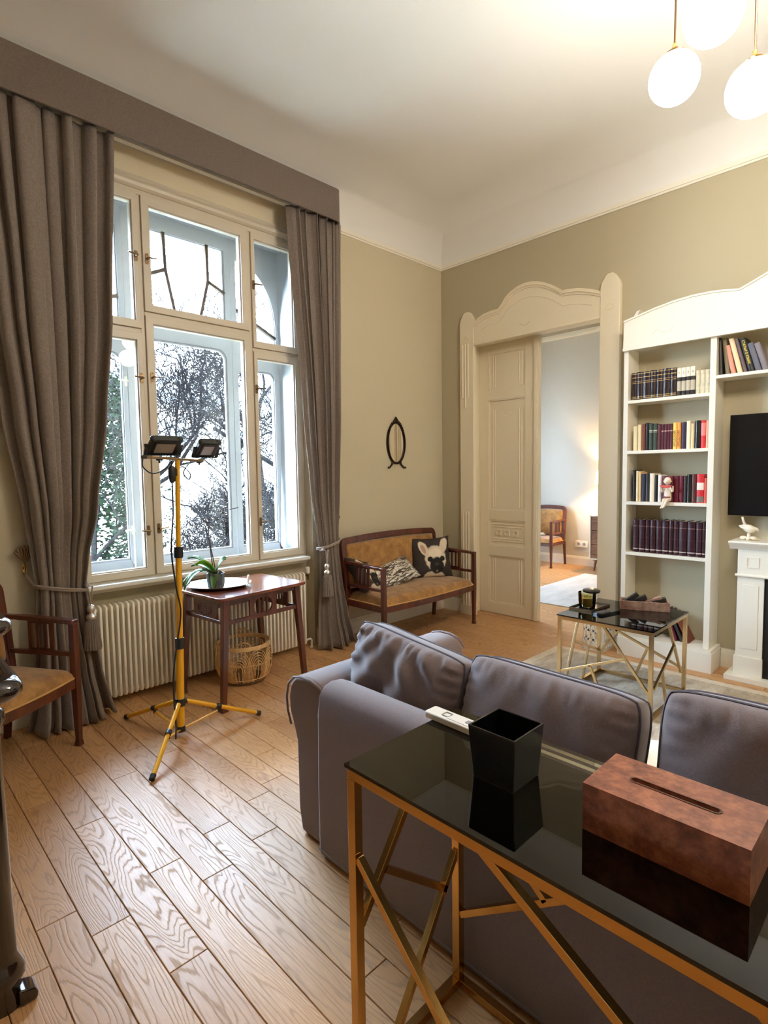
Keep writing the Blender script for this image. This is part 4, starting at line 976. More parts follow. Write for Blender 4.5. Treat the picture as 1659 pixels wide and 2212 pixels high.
# cup
cu = thing('pen_cup', 'square tapered black lacquer cup standing on the glass console', 'cup', (3.087, -3.535, GZ))
def frust(a0, a1, z0, z1): return [(-a0, -a0, z0), (a0, -a0, z0), (a0, a0, z0), (-a0, a0, z0), (-a1, -a1, z1), (a1, -a1, z1), (a1, a1, z1), (-a1, a1, z1)]
f = MB(); vs = frust(.050, .058, 0, .116)+frust(.044, .0535, .006, .116)
f.add(vs, [(3, 2, 1, 0), (0, 1, 5, 4), (1, 2, 6, 5), (2, 3, 7, 6), (3, 0, 4, 7), (8, 9, 10, 11), (8, 12, 13, 9), (9, 13, 14, 10), (10, 14, 15, 11), (11, 15, 12, 8), (4, 5, 13, 12), (5, 6, 14, 13), (6, 7, 15, 14), (7, 4, 12, 15)])
f.build('cup_body', 'cup', cu, bevel=.002)
# tissue box
tbx = thing('tissue_box', 'reddish burl wood tissue box with a slot in the lid', 'tissue box', (3.417, -3.517, GZ))
w_, d_, hh = .131, .0725, .088
f = MB(); f.box(-w_, w_, -d_, -d_+.006, 0, hh-.006); f.box(-w_, w_, d_-.006, d_, 0, hh-.006); f.box(-w_, -w_+.006, -d_+.006, d_-.006, 0, hh-.006); f.box(w_-.006, w_, -d_+.006, d_-.006, 0, hh-.006); f.build('box_sides', 'burl', tbx)
slot = rrect(-.072, .072, -.007, .007, .0068, 4)
f = MB(); f.ring(onrect(slot, -w_, w_, -d_, d_), slot, 'z', hh-.006, hh); f.build('lid', 'burl', tbx)
f = MB(); f.ring(rrect(-.075, .075, -.010, .010, .0098, 4), slot, 'z', hh-.0005, hh+.0012); f.build('slot_rim', 'mahogany', tbx)
f = MB(); f.box(-w_+.01, w_-.01, -d_+.01, d_-.01, .0, .066); f.build('tissues', 'paper', tbx)
# remote
rm = thing('remote_control', 'white remote control lying on the console corner beside black cup', 'remote control', (2.865, -3.42, GZ), R(-1))
f = MB(); f.prism(rrect(-.095, .095, -.024, .024, .008, 3), 'z', 0, .018); f.build('body', 'plastic_w', rm, bevel=.004, seg=3)
f = MB(); f.prism(rrect(-.025, .085, -.017, .017, .004, 2), 'z', .0179, .0195); f.build('sliding_cover', 'plastic_w', rm, bevel=.0006)
f = MB(); f.ring(rrect(-.045, -.020, -.012, .012, .004, 2), rrect(-.042, -.023, -.009, .009, .003, 2), 'z', .0185, .0198); f.build('button', 'grey_btn', rm)
f = MB(); f.prism(rrect(.03, .055, -.008, .008, .003, 2), 'z', .0190, .0208); f.build('button', 'grey_btn', rm)

# ================================================================== COFFEE TABLE
RZ = .0125
def strut(p, q, parent=ct, t=t2, up=(0, 1, 0)): MB().bar(p, q, t, t, up=up).build('strut', 'champagne', parent, bevel=.0012)
co = thing('coffee_table', 'brass framed glass coffee table on the rug in front of the bookcase', 'coffee table', (0, 0, RZ))
X0, X1, YF, YB, Z1, tb = 2.025, 2.605, -1.32, -.725, .517, .022; h_ = tb/2
for x in (X0+h_, X1-h_):
    for y in (YF+h_, YB-h_): MB().bar((x, y, 0), (x, y, Z1-tb), tb).build('leg', 'champagne', co, bevel=.0015)
for y in (YF+h_, YB-h_):
    MB().bar((X0, y, Z1-h_), (X1, y, Z1-h_), tb).build('top_rail', 'champagne', co, bevel=.0015); MB().bar((X0+tb, y, h_), (X1-tb, y, h_), tb).build('floor_rail', 'champagne', co, bevel=.0015)
for x in (X0+h_, X1-h_):
    MB().bar((x, YF+tb, Z1-h_), (x, YB-tb, Z1-h_), tb).build('top_rail', 'champagne', co, bevel=.0015); MB().bar((x, YF+tb, h_), (x, YB-tb, h_), tb).build('floor_rail', 'champagne', co, bevel=.0015)
yf, yb, xl, xr = YF+h_, YB-h_, X0+h_, X1-h_
strut((2.318, yf, .50), (2.585, yf, .15), co, .015); strut((2.046, yf, .16), (2.443, yf, .325), co, .015); strut((2.235, yf, .24), (2.335, yf, .01), co, .015)
U = (1, 0, 0)
strut((xl, -1.03, .50), (xl, -1.215, .10), co, .015, U); strut((xl, -1.115, .31), (xl, yb, .155), co, .015, U); strut((xl, -.906, .215), (xl, -.99, .01), co, .015, U)
strut((2.185, yb, .36), (2.035, yb, .12), co, .015); strut((2.15, yb, .325), (2.585, yb, .155), co, .015); strut((2.365, yb, .235), (2.283, yb, .015), co, .015); strut((2.185, yb, .36), (2.27, yb, .50), co, .015)
strut((xr, -1.03, .50), (xr, -.80, .15), co, .015, U); strut((xr, -.931, .355), (xr, -1.26, .17), co, .015, U); strut((xr, -1.128, .24), (xr, -1.05, .01), co, .015, U)
g = MB(); g.box(X0-.004, X1+.004, YF-.004, YB+.004, Z1+.0004, Z1+.0084); g.build('glass_top', 'tintd', co)
TZ = RZ+Z1+.0086
tt = thing('candle_tray', 'small dark mirrored tray with metal rim under the candle jar', 'tray', (2.095, -1.02, TZ), R(-2))
f = MB(); f.box(-.075, .075, -.125, .125, 0, .004); f.build('base', 'blackg', tt)
f = MB(); f.ring([(-.078, -.128), (.078, -.128), (.078, .128), (-.078, .128)], [(-.073, -.123), (.073, -.123), (.073, .123), (-.073, .123)], 'z', 0, .013); f.build('rim', 'brassd', tt)
cj = thing('candle_jar', 'olive glass candle jar with pale wax on the coffee table', 'candle', (2.09, -1.045, TZ+.0045))
f = MB(); f.lathe([(.001, .0), (.045, 0), (.050, .004), (.055, .04), (.058, .10), (.0555, .10), (.052, .04), (.046, .008), (.001, .006)], (0, 0, 0), 36); f.build('jar', 'jar', cj, smooth=50)
f = MB(); f.lathe([(.001, .007), (.045, .0085), (.051, .04), (.0525, .066), (.02, .063), (.001, .064)], (0, 0, 0), 32); f.build('wax', 'wax', cj, smooth=50)
for k in range(3): f = MB(); a = 2.1*k; f.tube([(.02*cos(a), .02*sin(a), .062), (.02*cos(a), .02*sin(a), .074)], .0015, 6); f.build('wick', 'blackp', cj)
f = MB(); f.lathe([(.001, 0), (.052, 0), (.055, .003), (.055, .011), (.050, .014), (.001, .014)], (0, 0, 0), 32)
ld = tag(f.build('jar_lid', 'blackg', None, smooth=40), 'round black lid lying askew on top of the candle jar', 'lid'); ld.location = (2.108, -1.022, TZ+.1062); ld.rotation_euler = (R(3), R(2), 0)
bc = thing('card_case', 'flat black case lying on the coffee table beside the candle tray', 'case', (2.245, -1.10, TZ), R(-14))
f = MB(); f.prism(rrect(-.034, .034, -.09, .09, .004, 2), 'z', 0, .014); f.build('body', 'blackg', bc, bevel=.002)
f = MB(); f.prism(rrect(-.026, .026, -.08, .005, .003, 2), 'z', .0139, .0165); f.build('top_plate', 'linen', bc, bevel=.0008)
cd = thing('remote_caddy', 'long distressed wooden caddy holding remotes on the coffee table', 'caddy', (2.375, -.83, TZ), R(24))
f = MB(); f.box(-.145, .145, -.052, .052, 0, .008); f.build('bottom', 'crate', cd)
for s in (-1, 1): f = MB(); f.box(-.145, .145, s*.052-.006, s*.052+.006, 0, .058); f.build('side_board', 'crate', cd, bevel=.0015)
for s in (-1, 1): f = MB(); f.box(s*.139-.006, s*.139+.006, -.046, .046, .008, .055); f.build('end_board', 'crate', cd, bevel=.0015)
for i, (x, L, tl, lab) in enumerate(((-.085, .125, 38, 'thick black remote sticking up at the left of the wooden caddy'), (-.03, .10, 28, 'second black remote leaning in the wooden caddy'), (.05, .11, 22, 'brown glasses case lying across the wooden caddy'), (.085, .09, 14, 'small dark remote at the right of the wooden caddy'))):
    r = thing('remote_control' if i != 2 else 'glasses_case', lab, 'remote control' if i != 2 else 'case', (2.375+x*cos(R(24)), -.83+x*sin(R(24)), TZ+.058), 0, 'things in the wooden caddy'); r.rotation_euler = (0, R(-tl), R(24))
    f = MB(); f.prism(rrect(-L/2, L/2, -.022, .022, .006, 2), 'z', -.01, .016); f.build('body', 'linen' if i != 2 else 'crate', r, bevel=.003)
    if i < 2: f = MB(); f.box(L/2-.004, L/2+.0008, -.010, .006, -.003, .010); f.build('sticker', 'paper', r)

# rug
rg = thing('area_rug', 'large distressed beige and brown rug under the coffee table', 'rug')
f = MB(); f.box(1.60, 4.25, -2.36, -.45, .0004, .0115); f.build('pile_field', 'rug', rg)
f = MB(); f.ring([(1.535, -2.40), (4.30, -2.40), (4.30, -.385), (1.535, -.385)], [(1.60, -2.36), (4.25, -2.36), (4.25, -.45), (1.60, -.45)], 'z', .0003, .0122); f.build('border', 'rugborder', rg)
# white crate
wb = thing('plastic_basket', 'white openwork plastic basket on floor between door casing and bookcase', 'basket', (1.79, -.17, .0))
def lattice(parent, axis, w0, w1, pos, nx, nz, z0, z1):
    f = MB(); t = .015; dx = (w1-w0)/nx; dz = (z1-z0)/nz
    L = []
    for i in range(nx+1): L.append((w0+i*dx-t/2, w0+i*dx+t/2, z0, z1))
    for j in range(nz+1): L.append((w0, w1, z0+j*dz-t/2, z0+j*dz+t/2))
    for a, b, c, d in L:
        if axis == 'x': f.box(pos-.0015, pos+.0015, a, b, c, d)
        else: f.box(a, b, pos-.0015, pos+.0015, c, d)
    return f.build('lattice_side', 'plastic_w', parent)
for p in (-.08, .08): lattice(wb, 'x', -.125, .125, p, 6, 3, .015, .235)
for p in (-.125, .125): lattice(wb, 'y', -.08, .08, p, 4, 3, .015, .235)
f = MB(); f.box(-.08, .08, -.125, .125, 0, .006); f.build('bottom', 'plastic_w', wb)
f = MB(); f.ring(rrect(-.088, .088, -.133, .133, .015, 3), rrect(-.078, .078, -.123, .123, .01, 3), 'z', .228, .246); f.build('rim', 'plastic_w', wb, bevel=.002)

# ================================================================== BOOKCASE
bcz = thing('bookcase', 'tall white built in bookcase with arched carved top round the fireplace', 'bookcase')
BF = -.20; CXm = 3.27
def board(name, x0, x1, z0, z1, y0=BF, y1=-.001, m='white', b=.0015): return MB().box(x0, x1, y0, y1, z0, z1).build(name, m, bcz, bevel=b)
for mir in (0, 1):
    fx = (lambda x: 2*CXm-x) if mir else (lambda x: x)
    def bb(name, a, b, z0, z1, **k):
        a, b = sorted((fx(a), fx(b))); return board(name, a, b, z0, z1, **k)
    bb('side_panel', 1.963, 1.997, .163, 2.36); bb('divider', 2.552, 2.590, .163, 2.36)
    for z in (1.972, 1.590, 1.202, .812): bb('shelf', 1.997, 2.552, z-.024, z)
    bb('plinth', 1.955, 2.617, .0, .140, y0=-.235); bb('plinth_top', 1.958, 2.612, .140, .163, y0=-.231)
board('bridge_shelf', 2.590, 2*CXm-2.590, 2.061, 2.083)
val = [(1.968, 2.56), (2.02, 2.572), (2.081, 2.585), (2.196, 2.612), (2.313, 2.632), (2.437, 2.643), (2.557, 2.641), (2.643, 2.631), (2.718, 2.618), (2.78, 2.643), (2.874, 2.685), (2.95, 2.712), (3.05, 2.738), (3.16, 2.752), (3.27, 2.757)]
full = val+[(2*CXm-x, z) for x, z in val[:-1][::-1]]
f = MB(); f.prism([(1.962, 2.350), (2*CXm-1.962, 2.350)]+full[::-1], 'y', -.222, -.2005); vb = f.build('valance', 'white', bcz)
f = MB()
for (xa, za), (xb, zb) in zip(full, full[1:]): f.prism([(xa, za-.004), (xb, zb-.004), (xb, zb+.008), (xa, za+.008)], 'y', -.232, -.195)
f.build('valance_moulding', 'white', vb)
f = MB(); f.box(1.960, 2*CXm-1.960, -.228, -.2, 2.343, 2.366); f.build('valance_fillet', 'white', vb, bevel=.002)
f = MB(); f.tube([(2.24+.07*cos(t), -.2225, 2.462-.028*abs(sin(1.5*t))) for t in [pi*k/20 for k in range(21)]], .002, 5); f.build('carved_line', 'cream', vb)
f = MB(); f.prism([(1.966, 2.555), (1.999, 2.555), (2.002, 2.60), (1.995, 2.61), (1.975, 2.59)], 'y', -.12, -.001); f.prism([(1.995, 2.58), (2.02, 2.585), (2.026, 2.62), (2.045, 2.655), (2.02, 2.652), (2.0, 2.62)], 'y', -.12, -.02); f.build('side_finial', 'white', bcz, bevel=.003)

def spinemat(name, base, bands, h, rough=.5, base2=None):
    m, nt, b = nodes_of(name); tc = N(nt, 'ShaderNodeTexCoord'); sx = N(nt, 'ShaderNodeSeparateXYZ'); nt.links.new(tc.outputs['Object'], sx.inputs[0])
    mr = N(nt, 'ShaderNodeMapRange'); mr.inputs[1].default_value = 0; mr.inputs[2].default_value = h; nt.links.new(sx.outputs[2], mr.inputs[0])
    st = [(0., base)]
    for a, c, col in bands: st += [(a, col), (c, base)]
    n = N(nt, 'ShaderNodeValToRGB'); cr = n.color_ramp; cr.interpolation = 'CONSTANT'
    while len(cr.elements) < len(st): cr.elements.new(.5)
    for e, (p, c) in zip(cr.elements, st): e.position = p; e.color = (*c, 1)
    nt.links.new(mr.outputs[0], n.inputs[0]); nt.links.new(n.outputs[0], b.inputs['Base Color']); b.inputs['Roughness'].default_value = rough
    return m
def text(s, size, parent, loc, rot, m, ext=.0003, align='CENTER', sx=1):
    cu_ = bpy.data.curves.new('lettering', 'FONT'); cu_.body = s; cu_.size = size; cu_.extrude = ext; cu_.align_x = align; cu_.align_y = 'CENTER'
    tmp = bpy.data.objects.new('lettering', cu_); C.objects.link(tmp); dg = bpy.context.evaluated_depsgraph_get()
    me = bpy.data.meshes.new_from_object(tmp.evaluated_get(dg)); C.objects.unlink(tmp); bpy.data.objects.remove(tmp)
    me.materials.clear(); me.materials.append(M[m]); o = bpy.data.objects.new('lettering', me); C.objects.link(o); o.parent = parent; o.location = loc; o.rotation_euler = rot; o.scale = (sx, 1, 1); return o
M['ink'] = mat('black_ink', (.01, .01, .01), .6); M['yink'] = mat('yellow_ink', srgb(250, 220, 60), .6); M['gink'] = mat('grey_ink', srgb(120, 112, 100), .6); M['pink'] = mat('pink_ink', srgb(250, 150, 150), .5)
def book(x0, x1, zb, h, m, label, group, yf=-.172, dep=.135, tilt=0, pv='l', gap=.0025):
    w = x1-x0-gap; t = thing('book', label, 'book', (x0 if pv == 'l' else x1, yf, zb+.0004), 0, group)
    t.rotation_euler = (0, R(tilt), 0)
    ox = 0 if pv == 'l' else -w
    c = .0022; r = min(.007, w*.28)
    out = [(ox, dep), (ox, r), (ox+w*.2, .0016), (ox+w*.5, 0), (ox+w*.8, .0016), (ox+w, r), (ox+w, dep), (ox+w-c, dep), (ox+w-c, .006), (ox+c, .006), (ox+c, dep)]
    MB().prism(out, 'z', 0, h).build('cover', m, t, smooth=42)
    MB().box(ox+c, ox+w-c, .0062, dep-.004, .003, h-.004).build('pages', 'paper', t)
    return t
gold = srgb(196, 160, 96); M['bk_gilt'] = spinemat('black_gilt_leather', srgb(38, 22, 20), [(.05, .07, gold), (.10, .13, srgb(150, 130, 90)), (.60, .615, gold), (.66, .68, srgb(150, 120, 80)), (.80, .82, gold), (.93, .95, gold)], .208, .3)
M['bk_bw'] = spinemat('black_white_dust_jacket', srgb(40, 34, 28), [(.17, .52, srgb(190, 180, 160)), (.66, 1.0, srgb(240, 232, 214))], .20, .5)
M['bk_pale'] = mat('pale_pattern_binding', srgb(226, 214, 182), .6, col2=srgb(190, 185, 160), ns=40)
ORD = ['first', 'second', 'third', 'fourth', 'fifth', 'sixth', 'seventh', 'eighth', 'ninth', 'tenth', 'eleventh', 'twelfth']
G1 = 'books on the top shelf of the left tower'
xs = [2.010, 2.047, 2.091, 2.146, 2.187, 2.234, 2.285, 2.329]
for i in range(7): book(xs[i], xs[i+1], 1.972, .206+.003*(i % 2), 'bk_gilt', f'black gilt banded volume, {ORD[i]} from left on the top shelf', G1)
xs = [2.331, 2.360, 2.390, 2.420, 2.450]
for i in range(4):
    b = book(xs[i], xs[i+1], 1.972, .199, 'bk_bw', 'black and white volume with the numeral %s on its spine' % ('one', 'two', 'three', 'four')[i], G1)
    text(str(i+1), .026, b, (.0145, -.0006, .162), (R(90), 0, 0), 'gink')
xs = [2.455, 2.483, 2.514, 2.545]
for i in range(3): book(xs[i], xs[i+1], 1.972, .164, 'bk_pale', f'short pale patterned book, {ORD[i]} of three at right of the top shelf', G1)
G2 = 'books on the second shelf of the left tower'
def simp(n, c, r=.5): M[n] = mat(n+'_binding', srgb(*c), r); return n
L2 = [(2.028, 2.060, .186, simp('bk_cream', (226, 208, 165)), 'cream paperback with dark square, first on the second shelf'), (2.062, 2.090, .196, 'bk_cream', 'plain cream paperback, second on the second shelf'), (2.091, 2.117, .199, simp('bk_brown', (124, 62, 44)), 'reddish brown book beside the cream paperbacks'), (2.118, 2.142, .205, simp('bk_black', (28, 24, 24), .35), 'thin black book between brown and green volumes'),
      (2.143, 2.172, .198, None, 'dark green volume, left one of the pair'), (2.173, 2.203, .196, None, 'dark green volume, right one of the pair'), (2.204, 2.230, .186, simp('bk_mar', (92, 34, 46)), 'maroon volume, first of the slim maroon set on the second shelf')]
M['bk_green'] = spinemat('green_cloth_binding', srgb(52, 66, 50), [(.66, .68, srgb(170, 170, 150)), (.71, .75, srgb(190, 190, 170))], .198)
for x0, x1, h, m, lab in L2: book(x0, x1, 1.59, h, m or 'bk_green', lab, G2)
M['bk_mar2'] = spinemat('maroon_set_binding', srgb(84, 26, 42), [(.71, .745, srgb(200, 160, 150))], .187)
xs = [2.231, 2.252, 2.273, 2.292, 2.311]
for i in range(4): book(xs[i], xs[i+1], 1.59, .187, 'bk_mar2', f'slim maroon volume, {ORD[i+1]} of the maroon set on the second shelf', G2)
b = book(2.312, 2.339, 1.59, .193, simp('bk_yel', (250, 208, 100)), 'yellow book with vertical black lettering', G2); text('БРОДСКИЙ', .0195, b, (.0135, -.0006, .078), (R(90), R(-90), 0), 'ink', sx=1.05)
b = book(2.340, 2.366, 1.59, .192, simp('bk_ora', (244, 160, 72)), 'orange book with vertical black lettering', G2); text('БРОДСКИЙ', .0195, b, (.0125, -.0006, .078), (R(90), R(-90), 0), 'ink', sx=1.05)
L2 = [(2.368, 2.400, .193, simp('bk_navy', (52, 38, 62)), 'dark violet book beside the orange one'), (2.402, 2.430, .198, simp('bk_ivory', (238, 226, 200)), 'ivory book with small dark square near its top'), (2.431, 2.455, .178, 'bk_cream', 'short cream book left of the thick black one'), (2.457, 2.494, .197, simp('bk_blk2', (34, 30, 28), .25), 'thick black book beside the red one'), (2.496, 2.528, .196, None, 'bright red book at the right of the second shelf'), (2.529, 2.546, .192, simp('bk_peach', (236, 180, 150)), 'thin peach book, last on the second shelf')]
M['bk_red'] = spinemat('red_dust_jacket', srgb(214, 48, 52), [(.45, .90, srgb(240, 130, 125))], .196)
for x0, x1, h, m, lab in L2: book(x0, x1, 1.59, h, m or 'bk_red', lab, G2)
G3 = 'books on the third shelf of the left tower'
M['bk_red2'] = spinemat('red_book_with_white_label', srgb(206, 40, 46), [(.02, .22, srgb(120, 110, 100)), (.45, .70, srgb(236, 220, 205))], .205)
L3 = [(2.028, 2.052, .241, 'bk_black', 'tall black book, first on the third shelf'), (2.054, 2.074, .234, 'bk_cream', 'tall cream book, second on the third shelf'), (2.075, 2.092, .225, simp('bk_tan', (226, 190, 140)), 'slim tan book, third on the third shelf'), (2.094, 2.123, .210, simp('bk_blue', (40, 46, 70)), 'dark blue book on the third shelf'), (2.124, 2.152, .211, simp('bk_char', (58, 54, 54), .4), 'charcoal book on the third shelf'), (2.154, 2.190, .214, 'bk_ivory', 'wide ivory book on the third shelf'),
      (2.191, 2.212, .201, 'bk_black', 'slim black book left of the white one on third shelf'), (2.214, 2.240, .204, simp('bk_white', (236, 230, 220)), 'white book partly behind the melon eating figurine'), (2.243, 2.281, .192, simp('bk_wine', (104, 26, 48)), 'wine red book directly behind the figurine'), (2.282, 2.322, .192, 'bk_wine', 'wine red book beside the figurine head'), (2.324, 2.358, .192, 'bk_wine', 'wine red book, third of the wine red ones'), (2.360, 2.388, .192, 'bk_wine', 'wine red book, last of the wine red ones'),
      (2.390, 2.411, .190, 'bk_char', 'charcoal slim book right of the wine red ones'), (2.412, 2.442, .204, 'bk_blk2', 'glossy black book on the third shelf'), (2.443, 2.474, .205, simp('bk_mix', (90, 46, 40)), 'dark book with red pattern beside the thick red one'), (2.476, 2.524, .205, 'bk_red2', 'thick red book with white label on the third shelf'), (2.525, 2.545, .176, simp('bk_redw', (222, 90, 70)), 'low red and white book, last on the third shelf')]
for x0, x1, h, m, lab in L3: book(x0, x1, 1.202, h, m, lab, G3, yf=-.168, dep=.13)
M['bk_enc'] = spinemat('dark_maroon_leather', srgb(54, 22, 30), [(.085, .115, srgb(190, 175, 165)), (.20, .207, srgb(110, 80, 80)), (.45, .455, srgb(130, 100, 100)), (.78, .80, srgb(130, 100, 96))], .254, .35)
xs = [2.036, 2.081, 2.130, 2.164, 2.206, 2.250, 2.298, 2.330, 2.368, 2.424, 2.480, 2.522, 2.545]
for i in range(12): book(xs[i], xs[i+1], .812, .253, 'bk_enc', f'dark maroon encyclopedia volume, {ORD[i]} from left on the fourth shelf', 'encyclopedia volumes on the fourth shelf', gap=.0055)
# bottom shelf, leaning
G5 = 'large books on the bottom shelf of the left tower'
x = 2.012
for i, (w1, h, m, tl) in enumerate(((.045, .25, 'bk_blk2', 0), (.05, .255, 'bk_black', 0), (.03, .24, 'bk_char', 0), (.035, .25, 'bk_black', 0), (.04, .245, 'bk_blk2', 0))):
    book(x, x+w1, .163, h, m, f'large black book, {ORD[i]} from left on the bottom shelf', G5, yf=-.15, dep=.14); x += w1+.001
for i, (m, h, lab, w1, tl) in enumerate((('bk_wine', .235, 'wine red book leaning on the bottom shelf', .03, -20), ('bk_char', .235, 'grey book leaning behind the coffee table leg', .022, -24), ('bk_brown', .23, 'thin brown book leaning rightmost on the bottom shelf', .015, -27))):
    a = R(-tl); xx = 2.262+i*.038+h*sin(a)*.94
    book(xx, xx+w1, .163+.0, h, m, lab, G5, yf=-.15, dep=.14, tilt=tl)
# bridge shelf, leaning art books
G6 = 'art books leaning on the shelf over the television'
M['bk_blktxt'] = mat('black_dust_jacket', (.012, .012, .01), .5)
TRB = [(2.600, .020, .258, -3, 'bk_char', 'tall dark book standing leftmost on the shelf over the television'), (2.636, .028, .25, -6, simp('bk_olive', (120, 108, 84)), 'olive grey book leaning on the shelf over the television'), (2.670, .03, .20, -12, simp('bk_pinkm', (206, 140, 116)), 'shorter pink patterned book on the shelf over the television'), (2.708, .032, .245, -14, simp('bk_creamt', (232, 204, 160)), 'tall cream book leaning on the shelf over the television'), (2.745, .022, .24, -15, simp('bk_mauve', (96, 78, 80)), 'mauve book leaning beside the cream one'), (2.772, .036, .235, -15, 'bk_blktxt', 'black book with yellow vertical lettering'), (2.812, .035, .195, -16, simp('bk_slate', (92, 92, 104)), 'slate blue book right of the yellow lettered one'), (2.852, .035, .19, -17, simp('bk_slate2', (120, 112, 118)), 'grey picture book at the right frame edge')]
for x, w1, h, tl, m, lab in TRB:
    b = book(x, x+w1, 2.083, h, m, lab, G6, yf=-.16, dep=.15, tilt=tl)
    if 'yellow' in lab and 'black' in lab: text('СТАТЬИ О ЯЗЫКЕ', .020, b, (.017, -.0006, .135), (R(90), R(90), 0), 'yink', sx=.95)

# ---------------------------------------------------------------- figurines
def skin_fig(name, m, parent, verts, edges, radii, sub=2):
    me = bpy.data.meshes.new(name); me.from_pydata(verts, edges, []); me.materials.append(M[m]); o = bpy.data.objects.new(name, me); C.objects.link(o); o.parent = parent
    o.modifiers.new('skin', 'SKIN'); 
    if not me.skin_vertices: me.attributes.get('skin')
    bpy.context.view_layer.update()
    sv = me.skin_vertices
    if not sv: return o
    for i, r in enumerate(radii): sv[0].data[i].radius = (r, r)
    sv[0].data[0].use_root = True
    s = o.modifiers.new('sub', 'SUBSURF'); s.levels = sub; s.render_levels = sub; o.modifiers['skin'].use_smooth_shade = True
    return o
fg = thing('shelf_figurine', 'ceramic seated child figurine eating a melon slice on the shelf edge', 'figurine', (2.292, -.193, 1.203))
V = [(0, 0, .022), (0, .004, .060), (0, .004, .098), (0, -.002, .118), (0, -.004, .150),
     (-.022, 0, .098), (-.036, -.012, .075), (-.034, -.026, .108), (.022, 0, .098), (.038, -.010, .078), (.044, -.024, .122),
     (-.012, -.006, .018), (-.014, -.034, .014), (-.022, -.036, -.030), (-.034, -.046, -.044), (.014, -.006, .018), (.008, -.036, .018), (-.008, -.040, -.026), (-.020, -.052, -.042)]
Ed = [(0, 1), (1, 2), (2, 3), (3, 4), (2, 5), (5, 6), (6, 7), (2, 8), (8, 9), (9, 10), (0, 11), (11, 12), (12, 13), (13, 14), (0, 15), (15, 16), (16, 17), (17, 18)]
skin_fig('figure_body', 'skin', fg, V, Ed, [.022, .021, .020, .009, .012, .011, .0085, .007, .011, .0085, .006, .015, .013, .009, .006, .015, .013, .009, .006])
f = MB(); f.ball((0, -.006, .156), .0265, 18, 12, (.92, .95, 1.1)); f.ball((0, -.032, .150), .004, 8, 6); f.ball((-.026, -.004, .154), .005, 8, 5); f.ball((.026, -.004, .154), .005, 8, 5); f.build('head', 'skin', fg, smooth=60)
f = MB(); f.prism([(.042*cos(t), .020*sin(t)) for t in [pi+pi*k/12 for k in range(13)]], 'y', -.046, -.032); o = f.build('melon_slice', 'melon', fg, bevel=.003); o.location = (0, 0, .126)
f = MB(); f.lathe([(.018, .034), (.0235, .036), (.0235, .041), (.018, .043)], (0, 0, 0), 16); f.build('belt', 'bk_brown', fg)

# ================================================================== TV, FIREPLACE, BIRD
tv = thing('television', 'large black flat television on the wall above the mantel', 'television', (0, 0, 0))
f = MB(); f.box(2.658, 3.88, -.10, -.065, 1.119, 1.812); f.build('housing', 'blackg', tv, bevel=.003)
f = MB(); f.box(2.664, 3.874, -.1012, -.0995, 1.127, 1.806); f.build('screen', 'tv', tv)
f = MB(); f.box(3.1, 3.44, -.065, -.001, 1.3, 1.65); f.build('wall_mount', 'blackp', tv)
fp = thing('fireplace_surround', 'white classical fireplace surround below the television', 'fireplace')
def fb(name, x0, x1, y0, z0, z1, m='white', b=.002, par=None): return MB().box(x0, x1, y0, -.001, z0, z1).build(name, m, par or fp, bevel=b)
FX0, FX1 = 2.752, 3.788
fb('hearth_slab', 2.700, 3.840, -.262, 0, .034)
for a, b in ((FX0, 2.907), (3.633, FX1)):
    c = fb('column', a, b, -.20, .034, .712); fb('column_base', a-.010, b+.004, -.208, .034, .165, par=c)
    MB().prism([(a+.03, .22), (b-.03, .22), (b-.03, .66), (a+.03, .66)], 'y', -.203, -.199).build('column_panel', 'white', c, bevel=.002)
fr = fb('frieze', FX0, FX1, -.205, .712, .905)
for a in (2.80, 3.655): MB().ring([(a, .775), (a+.075, .775), (a+.075, .85), (a, .85)], [(a+.008, .783), (a+.067, .783), (a+.067, .842), (a+.008, .842)], 'y', -.209, -.204).build('frieze_panel', 'white', fr)
MB().tube([(FX0-.012, -.208, .722), (FX1+.012, -.208, .722)], .010, 10).build('bead_moulding', 'white', fr, smooth=60)
f = MB(); pr_ = [(.0, .905), (.0, .898), (-.206, .898), (-.212, .905), (-.214, .913), (-.226, .918), (-.236, .930), (-.240, .936), (-.250, .939), (-.254, .947), (-.250, .955), (0, .955)]
f.prism(pr_, 'x', 2.704, 3.836); f.build('mantel_shelf', 'white', fp, smooth=25)
fb('firebox_frame', 2.907, 3.633, -.19, .034, .712, 'firebox'); 
bd = thing('bird_figurine', 'white ceramic bird figurine on the left end of the mantel', 'figurine', (2.795, -.13, .9555))
f = MB(); bod = [(-.050, 0, .098, .003), (-.036, 0, .094, .012), (-.020, 0, .087, .022), (-.002, 0, .079, .028), (.014, 0, .074, .028), (.028, 0, .074, .022), (.038, 0, .077, .0145), (.046, 0, .076, .012), (.053, 0, .070, .007), (.058, 0, .062, .001)]
f.tube([(x, y, z) for x, y, z, r in bod], [r for *_, r in bod], 14); f.tube([(-.018, 0, .095), (-.032, 0, .125), (-.040, 0, .158)], [.010, .0075, .007], 8); f.build('bird_body', 'birdw', bd, smooth=180)
f = MB(); f.tube([(-.012, .012, .083), (-.040, .016, .088), (-.056, .012, .098)], [.012, .009, .003], 8).tube([(-.012, -.012, .083), (-.040, -.016, .088), (-.056, -.012, .098)], [.012, .009, .003], 8); f.build('wings', 'birdw', bd, smooth=60)
f = MB(); f.tube([(0, 0, 0), (.001, 0, .05)], [.013, .009], 10); f.ball((-.030, 0, .014), .021, 12, 8, (1.1, .8, .66)); f.ball((.028, 0, .014), .022, 12, 8, (1.1, .8, .6)); f.ball((.048, .01, .008), .012, 10, 6, (1.2, .8, .6)); f.ball((0, -.02, .009), .014, 10, 6, (1, .8, .6)); f.build('stump', 'birdw', bd, smooth=60)

